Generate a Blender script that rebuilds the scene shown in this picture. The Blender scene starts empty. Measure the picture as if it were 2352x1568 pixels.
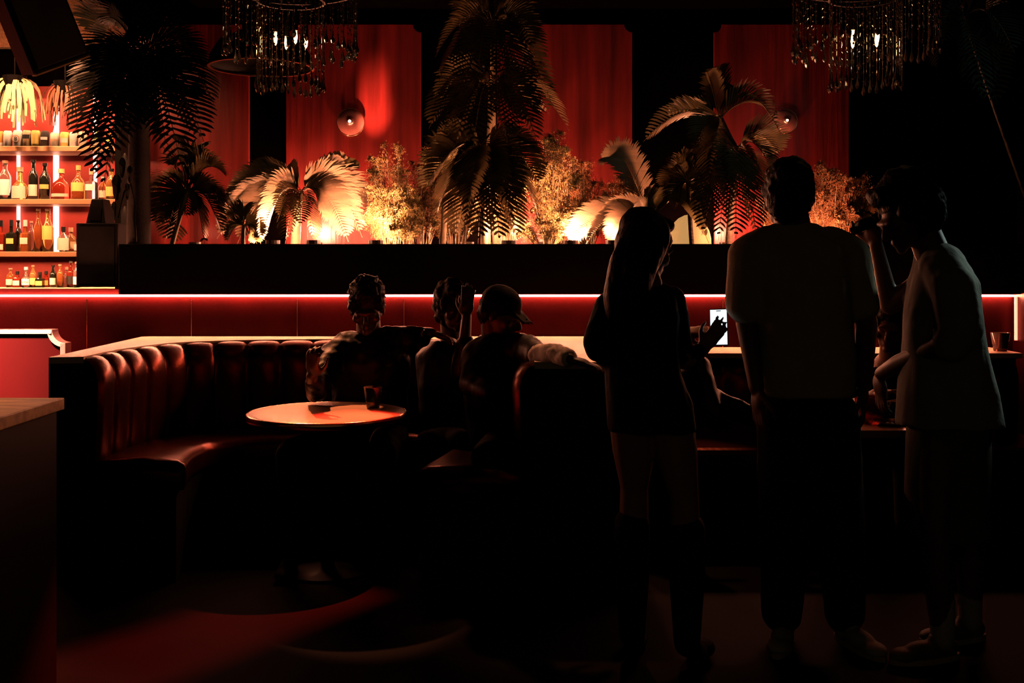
import bpy, bmesh, math, random
from mathutils import Vector, Matrix, Quaternion, noise
PI = math.pi
S = bpy.context.scene
C = S.collection
V = Vector
# ------------------------------------------------------------------ camera, world, exposure
FPX, EYE, HOR = 2450.0, 1.465, 600.0        # focal length in pixels, camera height, horizon row
cam = bpy.data.objects.new('camera', bpy.data.cameras.new('camera'))
C.objects.link(cam)
cam.location = (0, 0, EYE)
cam.rotation_euler = (PI/2, 0, 0)
cam.data.sensor_width = 36
cam.data.lens = FPX/2352*36
cam.data.shift_y = -(784-HOR)/2352
cam.data.clip_start = .05
S.camera = cam
w = bpy.data.worlds.new('night'); S.world = w; w.use_nodes = True
w.node_tree.nodes['Background'].inputs[0].default_value = (1, .72, .38, 1)
w.node_tree.nodes['Background'].inputs[1].default_value = .04
S.view_settings.view_transform = 'Standard'
S.view_settings.look = 'None'
S.view_settings.gamma = 1
S.view_settings.exposure = 0
S.view_settings.use_curve_mapping = False
S.cycles.use_denoising = True
S.cycles.max_bounces = 7
S.cycles.diffuse_bounces = 0
S.cycles.glossy_bounces = 3
S.cycles.transmission_bounces = 6
S.cycles.sample_clamp_indirect = 3
S.cycles.caustics_reflective = False
S.cycles.caustics_refractive = False

WARM = (1, .34, .18)
def light(name, kind, loc, energy, color=WARM, size=.05, aim=None, **kw):
    l = bpy.data.lights.new(name, kind); o = bpy.data.objects.new(name, l); C.objects.link(o)
    o.location = loc; l.energy = energy; l.color = color
    if kind == 'AREA': l.size = size
    else: l.shadow_soft_size = size
    for k, v in kw.items(): setattr(l, k, v)
    if aim is not None: o.rotation_euler = (V(aim)-V(loc)).to_track_quat('-Z', 'Y').to_euler()
    return o
BACK = 7.5       # face of the back wall
LOW = 6.35       # face of the low red wall under the planter
ZP = 1.567       # planter rim
def P(x, y, d):  # a place in the room at depth d in front of the camera
    return V(((x-1176)*d/FPX, d, EYE-(y-HOR)*d/FPX))
# uplights standing in the planter (their fixtures are built with the plants)
UP = [(-1.34, 7.28, 42), (-.86, 7.31, 28), (-.10, 7.31, 34), (.26, 7.32, 19), (1.46, 7.28, 24), (1.16, 7.30, 9), (2.02, 7.3, 5), (-2.15, 7.25, .6),
      (-1.48, 6.60, 19), (-1.22, 6.54, 15), (-.84, 6.58, 28), (-.30, 7.16, 24), (-.02, 6.66, 22), (.20, 7.12, 20), (.36, 6.64, 18), (.62, 6.56, 4), (1.50, 6.72, 9), (2.0, 6.72, 6)]
for x, y, e in UP:
    light('uplight_lamp', 'POINT', (x, y, 1.665), e, WARM, .035)
light('wall_washer_lamp', 'SPOT', (-.98, 7.02, 1.67), 900, WARM, .03, aim=(-.95, 7.5, 2.65), spot_size=.27, spot_blend=.9)
# spots added out of view overhead to light table, floor and ledges
light('added_table_spot', 'SPOT', (-1.75, 7.1, 3.3), 800, (1, .30, .12), .03, aim=(-.90, 5.08, .75), spot_size=.205, spot_blend=.35)  # added spot that brightens the round tabletop
SLOT = V((-.06, 5.77, 3.55)); SLOT_AIM = V((-1.2, 4.2, 0))
light('added_floor_beam', 'SPOT', SLOT, 3000, (1, .045, .02), .006, aim=SLOT_AIM, spot_size=.8, spot_blend=.2)  # added beam for the red strip across the floor
light('added_divider_spot', 'SPOT', (.5, 6.6, 3.4), 230, (1, .34, .15), .05, aim=(.36, 5.15, 1.0), spot_size=.40, spot_blend=.7)  # added spot for the bright divider top
light('added_ledge_spot', 'SPOT', (1.0, 6.9, 3.4), 150, (1, .34, .15), .05, aim=(.88, 5.6, 1.05), spot_size=.24, spot_blend=.6)  # added spot, top light for the ledge and the hand on it
light('added_seat_spot', 'SPOT', (2.2, 6.7, 3.4), 16, (1, .2, .08), .05, aim=(1.75, 4.9, .8), spot_size=.4, spot_blend=.7)  # added spot over the right-hand seats and table
light('cool_side_lamp', 'SPOT', (3.3, 5.0, 2.35), 130, (.62, .82, .74), .12, aim=(1.80, 4.02, 1.30), spot_size=.4, spot_blend=.7)

light('added_counter_spot', 'SPOT', (-2.1, 3.5, 3.5), 95, (1, .42, .15), .1, aim=(-2.1, 3.4, 1.0), spot_size=.5, spot_blend=.6)  # added overhead spot to brighten the counter top

# ------------------------------------------------------------------ materials
def mat(name, col, rough=.5, metal=0, var=.25, scale=8, trans=0, emit=None, estr=0, bump=0, bscale=40, stretch=(1, 1, 1), spec=.5, coat=0, sheen=0, ior=1.45, sub=0):
    m = bpy.data.materials.new(name); m.use_nodes = True
    nt = m.node_tree; b = nt.nodes['Principled BSDF']
    L = nt.links.new
    b.inputs['Roughness'].default_value = rough; b.inputs['Metallic'].default_value = metal
    b.inputs['Specular IOR Level'].default_value = spec
    b.inputs['Transmission Weight'].default_value = trans
    b.inputs['Coat Weight'].default_value = coat
    b.inputs['Sheen Weight'].default_value = sheen
    b.inputs['IOR'].default_value = ior
    tc = nt.nodes.new('ShaderNodeTexCoord'); mp = nt.nodes.new('ShaderNodeMapping'); mp.inputs['Scale'].default_value = stretch
    n = nt.nodes.new('ShaderNodeTexNoise'); n.inputs['Scale'].default_value = scale; n.inputs['Detail'].default_value = 4
    L(tc.outputs['Object'], mp.inputs[0]); L(mp.outputs[0], n.inputs['Vector'])
    r = nt.nodes.new('ShaderNodeValToRGB')
    r.color_ramp.elements[0].position = .3; r.color_ramp.elements[1].position = .7
    r.color_ramp.elements[0].color = tuple(c*(1-var) for c in col)+(1,)
    r.color_ramp.elements[1].color = tuple(min(1, c*(1+var)) for c in col)+(1,)
    L(n.outputs['Fac'], r.inputs[0]); L(r.outputs[0], b.inputs['Base Color'])
    if emit:
        b.inputs['Emission Color'].default_value = tuple(emit)+(1,); b.inputs['Emission Strength'].default_value = estr
    if bump:
        n2 = nt.nodes.new('ShaderNodeTexNoise'); n2.inputs['Scale'].default_value = bscale; n2.inputs['Detail'].default_value = 5
        L(mp.outputs[0], n2.inputs['Vector'])
        bp = nt.nodes.new('ShaderNodeBump'); bp.inputs['Strength'].default_value = bump; bp.inputs['Distance'].default_value = .01
        L(n2.outputs['Fac'], bp.inputs['Height']); L(bp.outputs[0], b.inputs['Normal'])
    return m
BLK = mat('black_paint', (.004, .0035, .003), .6, spec=.15)
WALLB = mat('black_wall_paint', (.0009, .0004, .0004), .95, spec=.01)
CEIL = mat('dark_ceiling', (.004, .002, .002), .9, spec=.1)
LACQ = mat('red_lacquer_panel', (.16, .012, .011), .38, var=.6, scale=2.2, bump=.35, bscale=7, stretch=(5, 5, .35), spec=.5)
NICHE = mat('dark_red_leatherette', (.030, .0015, .002), .42, metal=.45, spec=.12, var=.2, scale=5, bump=.1, bscale=60)
BARRED = mat('red_bar_back', (.24, .022, .015), .45, var=.2, scale=3)
FLOOR = mat('dark_floor', (.0040, .0018, .0016), .7, var=.25, scale=3, spec=.03)
WOODTOP = mat('pale_wood_ledge', (.72, .48, .34), .42, var=.12, scale=3, stretch=(1, 9, 9), bump=.05)
COUNTER = mat('worn_oak_counter', (.55, .32, .11), .5, var=.35, scale=3, stretch=(2, 9, 9), bump=.1)
LEATH = mat('oxblood_leather', (.085, .015, .007), .30, metal=.8, spec=.08, var=.25, scale=6, bump=.12, bscale=50)
LAMIN = mat('table_laminate', (.62, .36, .24), .33, var=.1, scale=4)
COPPER = mat('copper_rim', (.9, .45, .28), .22, 1, var=.05)
BRASS = mat('pale_gilt_moulding', (.95, .74, .58), .4, .1, var=.05)
DMETAL = mat('dark_metal', (.03, .028, .026), .35, .8)
LED = mat('led_strip', (.9, .8, .8), emit=(1, .30, .16), estr=210)
LEDV = mat('led_tube', (.9, .8, .8), emit=(1, .42, .30), estr=6)
SHELFW = mat('shelf_wood', (.85, .50, .28), .45, var=.12, scale=3, stretch=(1, 8, 8))
GLASS = mat('clear_glass', (1, .97, .94), .03, trans=1, var=0, ior=1.45)
TUMB = mat('tumbler_glass', (.95, .50, .40), .05, trans=.80, var=0, ior=1.45, spec=1)
CRYS = mat('smoky_crystal', (.16, .09, .08), .08, trans=.35, var=.1, ior=1.55, spec=.8)
ACOU = mat('rough_brown_wall_panel', (.24, .11, .06), .85, var=.3, scale=60, bump=.9, bscale=160)
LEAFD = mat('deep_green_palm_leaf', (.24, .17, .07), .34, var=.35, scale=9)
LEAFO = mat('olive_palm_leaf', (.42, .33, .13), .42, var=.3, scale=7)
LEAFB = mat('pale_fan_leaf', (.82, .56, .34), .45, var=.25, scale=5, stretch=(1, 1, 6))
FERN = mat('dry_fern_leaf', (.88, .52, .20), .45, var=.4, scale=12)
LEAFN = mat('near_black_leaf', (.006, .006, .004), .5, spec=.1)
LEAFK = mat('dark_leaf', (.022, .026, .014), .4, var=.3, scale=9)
BARK = mat('palm_bark', (.16, .11, .07), .8, var=.4, scale=14, bump=.8, bscale=30, stretch=(1, 1, 4))
STEM = mat('pale_plant_stem', (.6, .42, .24), .5, var=.2, scale=14)
SOIL = mat('potting_soil', (.12, .06, .04), .95, var=.5, scale=20, bump=.6)
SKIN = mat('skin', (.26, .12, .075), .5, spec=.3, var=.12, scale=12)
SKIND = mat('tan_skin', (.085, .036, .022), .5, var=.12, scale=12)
HAIR = mat('black_hair', (.006, .004, .004), .5, spec=.15, var=.4, scale=50, bump=.6, bscale=120, stretch=(1, 1, .3))
CLOTHK = mat('black_cloth', (.010, .008, .008), .8, var=.25, scale=20, bump=.3, bscale=30, spec=.1)
CLOTHS = mat('black_satin_cloth', (.005, .0035, .0035), .5, var=.25, scale=14, bump=.3, bscale=18, spec=.18)
CLOTHB = mat('beige_cotton', (.34, .25, .17), .85, var=.12, scale=16, bump=.3, bscale=24, spec=.1)
CLOTHW = mat('grey_white_cotton', (.20, .19, .165), .85, var=.12, scale=16, bump=.3, bscale=24, spec=.1)
CLOTHSH = mat('olive_shorts_cotton', (.08, .075, .06), .85, var=.15, scale=16, bump=.3, bscale=24, spec=.1)
SHOE = mat('off_white_shoe', (.35, .3, .26), .6, var=.1)
# ------------------------------------------------------------------ mesh helpers
class MB:
    def __init__(s): s.v = []; s.f = []
    def add(s, vs, fs):
        k = len(s.v); s.v += [tuple(v) for v in vs]; s.f += [tuple(i+k for i in f) for f in fs]
    def box(s, a, b):
        x0, y0, z0 = a; x1, y1, z1 = b
        s.add([(x0, y0, z0), (x1, y0, z0), (x1, y1, z0), (x0, y1, z0), (x0, y0, z1), (x1, y0, z1), (x1, y1, z1), (x0, y1, z1)],
              [(0, 3, 2, 1), (4, 5, 6, 7), (0, 1, 5, 4), (1, 2, 6, 5), (2, 3, 7, 6), (3, 0, 4, 7)]); return s
    def obox(s, o, u, v, w_):
        o = V(o); c = [o, o+u, o+u+v, o+v]; c += [p+w_ for p in c]
        s.add(c, [(0, 3, 2, 1), (4, 5, 6, 7), (0, 1, 5, 4), (1, 2, 6, 5), (2, 3, 7, 6), (3, 0, 4, 7)]); return s
    def tube(s, pts, r, n=6, cap=True):
        pts = [V(p) for p in pts]; m = len(pts)
        rs = r if isinstance(r, (list, tuple)) else [r]*m
        k = len(s.v); up = None
        for i, p in enumerate(pts):
            t = (pts[min(i+1, m-1)]-pts[max(i-1, 0)])
            t = t.normalized() if t.length > 1e-9 else V((0, 0, 1))
            if up is None:
                up = V((0, 0, 1)) if abs(t.z) < .9 else V((1, 0, 0))
            a = t.cross(up).normalized(); b = a.cross(t); up = b
            for j in range(n):
                q = 2*PI*j/n
                s.v.append(tuple(p+(a*math.cos(q)+b*math.sin(q))*rs[i]))
        for i in range(m-1):
            for j in range(n):
                s.f.append((k+i*n+j, k+i*n+(j+1) % n, k+(i+1)*n+(j+1) % n, k+(i+1)*n+j))
        if cap:
            s.f.append(tuple(k+j for j in range(n))[::-1]); s.f.append(tuple(k+(m-1)*n+j for j in range(n)))
        return s
    def lathe(s, prof, c=(0, 0, 0), n=24, cap=True, sx=1, sy=1):
        k = len(s.v); c = V(c)
        for r, z in prof:
            for j in range(n):
                q = 2*PI*j/n; s.v.append((c.x+r*sx*math.cos(q), c.y+r*sy*math.sin(q), c.z+z))
        m = len(prof)
        for i in range(m-1):
            for j in range(n):
                s.f.append((k+i*n+j, k+i*n+(j+1) % n, k+(i+1)*n+(j+1) % n, k+(i+1)*n+j))
        if cap:
            s.f.append(tuple(k+j for j in range(n))[::-1]); s.f.append(tuple(k+(m-1)*n+j for j in range(n)))
        return s
    def prism(s, poly, y0, y1):   # polygon in XZ, extruded along Y
        n = len(poly); s.add([(x, y0, z) for x, z in poly]+[(x, y1, z) for x, z in poly],
            [tuple(range(n)), tuple(range(2*n-1, n-1, -1))]+[(i, (i+1) % n+0, (i+1) % n+n, i+n)[::-1] for i in range(n)]); return s
    def build(s, name, m, parent=None, smooth=False, bevel=0, loc=None):
        me = bpy.data.meshes.new(name); me.from_pydata(s.v, [], s.f); me.update()
        o = bpy.data.objects.new(name, me); C.objects.link(o); me.materials.append(m)
        if smooth: me.polygons.foreach_set('use_smooth', [True]*len(me.polygons))
        if bevel:
            b = o.modifiers.new('bevel', 'BEVEL'); b.width = bevel; b.segments = 2; b.limit_method = 'ANGLE'
        if parent:
            o.parent = parent; o.matrix_parent_inverse = Matrix.Translation(-parent.location)
        return o
def tag(o, label=None, cat=None, group=None, kind=None):
    if label: o['label'] = label
    if cat: o['category'] = cat
    if group: o['group'] = group
    if kind: o['kind'] = kind
    return o
def thing(name, loc, label, cat, group=None):
    o = bpy.data.objects.new(name, None); C.objects.link(o); o.location = loc; o.empty_display_size = .1
    bpy.context.view_layer.update()
    return tag(o, label, cat, group)
def struct(o): o['kind'] = 'structure'; return o

# ------------------------------------------------------------------ the room
FOC = -2.2
struct(MB().box((-4.6, FOC, -.1), (3.9, BACK+.2, 0)).build('floor', FLOOR))
struct(MB().box((-4.6, FOC, 3.75), (3.9, BACK+.2, 3.9)).build('ceiling', CEIL))
struct(MB().box((-4.6, FOC, 0), (-4.45, BACK+.2, 3.75)).build('wall_left', WALLB))
struct(MB().box((3.55, FOC, 0), (3.7, BACK+.2, 3.75)).build('wall_right', WALLB))
struct(MB().box((-4.45, BACK, 0), (3.55, BACK+.2, 3.75)).build('wall_back', WALLB))
# a beam under the ceiling in front of the wall
zb = lambda y, d: EYE-(y-HOR)*d/FPX
struct(MB().box((-2.2, 7.22, zb(-2, 7.22)), (3.55, BACK-.004, 3.745)).build('trim_1', WALLB))
# tall red panels with scooped corners on the back wall
def scoop_panel(x0, x1, z0, z1, r, n=8):
    pts = [(x0, z0), (x1, z0), (x1, z1-r)]
    for i in range(1, n):
        q = -PI/2-PI/2*i/n; pts.append((x1+r*math.cos(q), z1+r*math.sin(q)))
    pts += [(x1-r, z1), (x0+r, z1)]
    for i in range(1, n):
        q = -PI/2*i/n; pts.append((x0+r*math.cos(q), z1+r*math.sin(q)))
    return pts+[(x0, z1-r)]
ztop = zb(58, BACK)
for k, (xa, xb) in enumerate([(262, 572), (657, 967), (1142, 1452), (1640, 1950)]):
    a = (xa-1176)*(BACK-.03)/FPX; b = (xb-1176)*(BACK-.03)/FPX
    o = MB().prism(scoop_panel(a, b, 1.2, ztop, .055), BACK-.035, BACK-.002).build('trim_%d' % (k+2), LACQ, bevel=.004); struct(o)
# low red wall with the LED line, niche return at the right
XR = (2326-1176)*LOW/FPX
struct(MB().box((-4.45, LOW, 0), (XR+.02, LOW+.1, 1.30)).build('wall_low', NICHE))
struct(MB().box((XR, 6.16, 0), (XR+.10, LOW, 1.30)).build('wall_niche_side', NICHE))
for sx in (-42, 200, 440, 683, 928, 1172, 1416, 1660, 1904, 2148):
    x = (sx-1176)*LOW/FPX
    struct(MB().box((x-.002, LOW-.004, .6), (x+.002, LOW+.002, 1.24)).build('trim_inlay', COPPER))
# planter: long black trough above the low wall
pl = thing('planter_trough', (0, 6.27, 1.28), 'long black planter trough running above the glowing red wall', 'planter')
XL = (272-1176)*6.25/FPX
MB().box((XL, 6.25, 1.272), (3.55, 6.31, ZP)).build('front_board', BLK, pl, bevel=.004)
MB().box((XL, 6.31, 1.31), (3.55, 7.46, 1.36)).build('base_board', BLK, pl)
MB().box((XL, 6.31, 1.36), (XL+.05, 7.46, ZP)).build('end_board', BLK, pl)
s = MB(); nx, ny = 90, 14
for j in range(ny+1):
    for i in range(nx+1):
        x = XL+.06+(3.53-XL-.06)*i/nx; y = 6.315+(7.455-6.315)*j/ny
        s.v.append((x, y, 1.53+.012*noise.noise(V((x*6, y*6, 0)))))
for j in range(ny):
    for i in range(nx): s.f.append((j*(nx+1)+i, j*(nx+1)+i+1, (j+1)*(nx+1)+i+1, (j+1)*(nx+1)+i))
so = s.build('soil', SOIL, pl); so['kind'] = 'stuff'
# LED line under the planter (cut into lengths so it lights evenly)
led = MB(); x = -4.4; xe = XR-.004
while x < xe-.001:
    x2 = min(x+.25, xe); led.box((x, 6.324, 1.2565), (x2, 6.337, 1.2655)); x = x2
o = led.build('led_strip', LED); tag(o, 'long thin glowing LED line under the black planter, on the low red wall', 'light strip')
o = MB().box((XR-.016, 6.285, 1.00), (XR-.002, 6.296, 1.256)).build('led_strip', mat('led_dim', (.9, .6, .5), emit=(1, .14, .08), estr=5))
tag(o, 'short upright LED line in the right corner, above the drink ledge', 'light strip')
# bar front at far left: red panel with a scooped pale moulding
mo = []; r = .075; xr = (150-1176)*6.0/FPX; zt = zb(757, 6.0)
mo = [V((-3.6, 6.0, zt)), V((xr-r, 6.0, zt))]
for i in range(1, 9):
    a = PI+PI/2*i/8; mo.append(V((xr, 6.0, zt))+V((math.cos(a), 0, math.sin(a)))*r)
mo.append(V((xr, 6.0, .3)))
bf = thing('bar_front_panel', (-3.0, 6.05, 0), 'red bar front panel with pale scooped-corner moulding at far left', 'panel')
poly = [(-4.44, .02)]+[(-4.44, zt)]+[(p.x, p.z) for p in mo[1:]]
poly[-1] = (xr, .02)
MB().prism(poly[::-1], 6.0, 6.08).build('board', mat('bright_red_panel', (.085, .0012, .003), .6, var=.12, scale=3), bf)
band = MB(); inn_ = []
for i, p in enumerate(mo):
    t_ = (mo[min(i+1, len(mo)-1)]-mo[max(i-1, 0)]).normalized(); nrm_ = V((-t_.z, 0, t_.x)); nrm_ = -nrm_ if nrm_.z > 0 or (abs(nrm_.z) < .01 and nrm_.x > 0) else nrm_
    inn_.append(p+nrm_*.022)
for p, q_ in zip(mo, inn_): band.v += [(p.x, 5.992, p.z), (q_.x, 5.984, q_.z), (q_.x, 6.0, q_.z), (p.x, 6.0, p.z)]
for i in range(len(mo)-1):
    for k in range(4): band.f.append((i*4+k, i*4+(k+1) % 4, (i+1)*4+(k+1) % 4, (i+1)*4+k))
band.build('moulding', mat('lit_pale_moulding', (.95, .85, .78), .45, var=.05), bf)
light('bar_front_lamp', 'AREA', (-3.0, 4.9, 2.9), 26, (1, .34, .22), .25, aim=(-3.0, 6.0, .9), spread=.6)

# ------------------------------------------------------------------ booths
def smooth_path(pts, n):
    out = []
    p = [V(q) for q in pts]; p = [p[0]*2-p[1]]+p+[p[-1]*2-p[-2]]
    seg = len(p)-3
    for i in range(seg):
        for k in range(n):
            t = k/n; a, b, c, d = p[i:i+4]
            out.append(.5*((2*b)+(c-a)*t+(2*a-5*b+4*c-d)*t*t+(3*b-a-3*c+d)*t**3))
    out.append(p[-2]); return out
def resample(path, step):
    L = [0]
    for a, b in zip(path, path[1:]): L.append(L[-1]+(b-a).length)
    n = max(2, int(round(L[-1]/step))); out = []; j = 0
    for i in range(n+1):
        t = L[-1]*i/n
        while j < len(L)-2 and L[j+1] < t: j += 1
        f = (t-L[j])/max(1e-9, L[j+1]-L[j]); out.append(path[j].lerp(path[j+1], min(1, f)))
    return out, L[-1]
ZL = 1.02
inner = smooth_path([(-2.0, 4.98), (-2.0, 5.2), (-1.97, 5.5), (-1.86, 5.83), (-1.62, 6.0), (-1.35, 6.07), (-1.05, 6.11), (-.45, 6.12), (-.12, 6.02), (.06, 5.8), (.1, 5.4), (.1, 4.72)], 8)
inner = [V((p.x, p.y, 0)) for p in inner]
def channel_back(name, path, parent, chan=.185, ztop=ZL-.004, zbot=.46, depth=.10, flip=1):
    pts, L = resample(path, chan/10)
    nch = max(1, round(L/chan)); mb = MB(); n = len(pts)
    prof = []
    for k in range(15):                       # rolled top edge, then the plump face
        t = k/14
        if t < .35: a = t/.35*PI/2; prof.append((.02+math.sin(a)*1.0, ztop-(1-math.cos(a))*.13))
        else: q = (t-.35)/.65; prof.append((1.0-.25*q, ztop-.13-q*(ztop-.13-zbot)))
    for i, p in enumerate(pts):
        t = (pts[min(i+1, n-1)]-pts[max(i-1, 0)]).normalized(); nr = V((t.y, -t.x, 0))*flip
        s_ = i/(n-1)*nch; f = abs(math.sin(PI*s_))**.45
        if i in (0, n-1): f = .0
        for o_, z in prof:
            q = p+nr*(o_*depth*(.66+.34*f)); mb.v.append((q.x, q.y, z-(.012*(1-f) if z > ztop-.1 else 0)))
    m = len(prof)
    for i in range(n-1):
        for k in range(m-1):
            mb.f.append((i*m+k, i*m+k+1, (i+1)*m+k+1, (i+1)*m+k))
    return mb.build(name, LEATH, parent, smooth=True)
bo = thing('curved_booth', (-1, 5.6, 0), 'curved booth with channel-tufted leather back around the round table', 'booth seat')
# shell: solid between inner path and outer wall line, wooden cap on top
def ring_solid(inn, out, z0, z1):
    mb = MB(); n = len(inn)
    for a, b in zip(inn, out): mb.v += [(a.x, a.y, z0), (a.x, a.y, z1), (b.x, b.y, z1), (b.x, b.y, z0)]
    for i in range(n-1):
        for k in range(4):
            mb.f.append((i*4+k, i*4+(k+1) % 4, (i+1)*4+(k+1) % 4, (i+1)*4+k))
    mb.f.append((3, 2, 1, 0)); e = (n-1)*4; mb.f.append((e, e+1, e+2, e+3)); return mb
pin, _ = resample([p for p in inner if True], .05)
def outer(p, i, n):
    t = i/(n-1)
    return p
oc = V((-2.19, 6.33, 0))
outp = []
Ltot = len(pin)
for i, p in enumerate(pin):
    if p.x < -1.9 or (p.y < 5.9 and p.x < -1): q = V((-2.15-.03*(p.y-4.95), p.y, 0))
    elif p.x < 0 and p.y > 5.9: q = V((p.x, 6.335, 0))
    else: q = V((.58, min(p.y, 6.335), 0))
    outp.append(q)
# keep the outer line running forward without backtracking
outp = []
line = resample([V((-2.15, 4.95, 0)), oc, V((.58, 6.33, 0)), V((.58, 4.70, 0))], .001)[0]
Ls = [V((-2.15, 4.95, 0)), oc, V((.58, 6.33, 0)), V((.58, 4.70, 0))]
iL = [0]
for a, b in zip(pin, pin[1:]): iL.append(iL[-1]+(b-a).length)
def on(line_pts, t):
    lens = [(b-a).length for a, b in zip(line_pts, line_pts[1:])]; d = t*sum(lens)
    for (a, b), l in zip(zip(line_pts, line_pts[1:]), lens):
        if d <= l: return a.lerp(b, d/l)
        d -= l
    return line_pts[-1].copy()
for k in range(len(pin)): outp.append(on(Ls, iL[k]/iL[-1]))
ring_solid(pin, outp, 0, ZL-.03).build('shell', BLK, bo)
cap = ring_solid(pin, outp, ZL-.03, ZL)
cap.build('wooden_cap', WOODTOP, bo)
channel_back('tufted_back', inner, bo)
# seat cushion: follows the inner path
def offs(path, d):
    n = len(path); o = []
    for i, p in enumerate(path):
        t = (path[min(i+1, n-1)]-path[max(i-1, 0)]).normalized(); o.append(p+V((t.y, -t.x, 0))*d)
    return o
sp, _ = resample(inner, .12)
seat_front = []
for i, p in enumerate(sp):
    c = V((-.93, 4.75, 0)); d = (c-p); L_ = d.length; seat_front.append(p+d.normalized()*min(.52, max(.3, L_-.35)))
sb = [p+(V((-.93, 4.9, 0))-p).normalized()*.06 for p in sp]
st = MB(); prof = [(0, .46), (0, .53), (.5, .55), (.9, .545), (.985, .53), (1.0, .50), (1.0, .44), (.985, .42), (0, .42)]
for a, b in zip(sb, seat_front):
    for t, z in prof: q = a.lerp(b, t); st.v.append((q.x, q.y, z))
m = len(prof)
for i in range(len(sp)-1):
    for k in range(m-1): st.f.append((i*m+k, i*m+k+1, (i+1)*m+k+1, (i+1)*m+k))
st.f.append(tuple(range(m))[::-1]); st.f.append(tuple((len(sp)-1)*m+k for k in range(m)))
st.build('seat_cushion', LEATH, bo, smooth=True)
ring_solid([a.lerp(b, .02) for a, b in zip(sb, seat_front)], [a.lerp(b, .9) for a, b in zip(sb, seat_front)], 0, .42).build('seat_base', BLK, bo)

# straight booth on the right
b2 = thing('straight_booth', (1.8, 5.9, 0), 'dark straight booth at the right with a narrow wooden drink ledge', 'booth seat')
ZR = .955; XE = 2.84
MB().box((.60, 5.97, 0), (XE-.02, 6.345, ZR-.03)).build('shell', BLK, b2)
MB().box((.60, 5.93, ZR-.03), (XE, 6.345, ZR)).build('wooden_cap', WOODTOP, b2, bevel=.004)
channel_back('tufted_back', [V((.62, 5.96, 0)), V((XE-.04, 5.96, 0))], b2, ztop=ZR-.035)
MB().box((.60, 5.38, .40), (XE-.02, 5.94, .52)).build('seat_cushion', LEATH, b2, bevel=.03)
MB().box((.62, 5.42, 0), (XE-.04, 5.94, .40)).build('seat_base', BLK, b2)

# ------------------------------------------------------------------ tables and counter
def round_table(x, y, z, r):
    t = thing('round_table', (x, y, 0), 'small round pedestal table with copper rim, orange-lit top', 'table')
    MB().lathe([(0.001, z-.004), (r-.008, z-.004), (r-.008, z), (.001, z)], (x, y, 0), 96).build('tabletop', LAMIN, t)
    MB().lathe([(r-.008, z-.034), (r, z-.03), (r+.001, z-.002), (r-.004, z+.002), (r-.0085, z+.0005)], (x, y, 0), 96, cap=False).build('metal_rim', COPPER, t, smooth=True)
    MB().lathe([(.001, z-.034), (r-.008, z-.034), (r-.008, z-.0045), (.001, z-.0045)], (x, y, 0), 64).build('underside', DMETAL, t)
    MB().lathe([(.11, z-.04), (.035, z-.06), (.03, .05), (.03, .03)], (x, y, 0), 24).build('pedestal', BLK, t, smooth=True)
    MB().lathe([(.001, 0), (.23, 0), (.23, .012), (.04, .03), (.001, .03)], (x, y, 0), 40).build('base', BLK, t)
    return t
TX, TY, TZ = -.88, 5.08, .748
round_table(TX, TY, TZ, .376)
def tumbler(x, y, z, label, rt=.045, rb=.030, h=.1, fill=.45, ice=False, col=(.5, .12, .05)):
    t = thing('tumbler', (x, y, z), label, 'glass', )
    MB().lathe([(.001, .0008), (rb, .0008), (rb+(rt-rb)*.1, h*.1), (rt, h), (rt-.0025, h), (rb+(rt-rb)*.16-.003, h*.16), (.001, h*.14)], (x, y, z), 40).build('glass_body', TUMB, t, smooth=True)
    rf = rb+(rt-rb)*fill-.0035; r0 = rb+(rt-rb)*.17-.0035
    MB().lathe([(.001, h*.15), (r0, h*.165), (rf, h*fill), (.001, h*fill)], (x, y, z), 32).build('drink', mat('drink', col, .05, trans=.6, var=.1, ior=1.33), t, smooth=True)
    if ice:
        for i, (dx, dy, dz) in enumerate([(-.012, -.005, .03), (.012, .004, .036), (.002, -.012, .048)]):
            o = MB().box((-.011, -.011, -.011), (.011, .011, .011)).build('ice_cube', mat('ice', (1, .9, .85), .15, trans=.7, var=.1, ior=1.3), t, bevel=.003)
            o.matrix_parent_inverse = Matrix.Translation(-t.location) @ Matrix.Translation(V((x+dx, y+dy, z+dz))) @ Matrix.Rotation(.5+i, 4, 'Z') @ Matrix.Rotation(.4*i, 4, 'X')
    return t
gp = P(857, 936, 5.2)
tumbler(gp.x, 5.2, TZ+.002, 'half-full glass tumbler standing on the small round table', rt=.046, rb=.031, h=.104, fill=.5, col=(.6, .12, .08))
gp = P(2290, 793, 6.1)
tumbler(gp.x, 6.06, ZR+.001, 'glass tumbler with ice on the right-hand wooden ledge', rt=.052, rb=.036, h=.105, fill=.62, ice=True, col=(1, .62, .4))
# oak-topped counter in the left foreground
ct = thing('service_counter', (-1.9, 2.9, 0), 'black service counter with worn oak top in the left foreground', 'counter')
ZC = EYE-(913-HOR)*3.66/FPX
MB().box((-3.0, 2.0, ZC-.04), (-1.535, 3.66, ZC)).build('counter_top', COUNTER, ct, bevel=.003)
MB().box((-2.98, 2.02, 0), (-1.55, 3.63, ZC-.04)).build('cabinet_body', BLK, ct)
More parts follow.
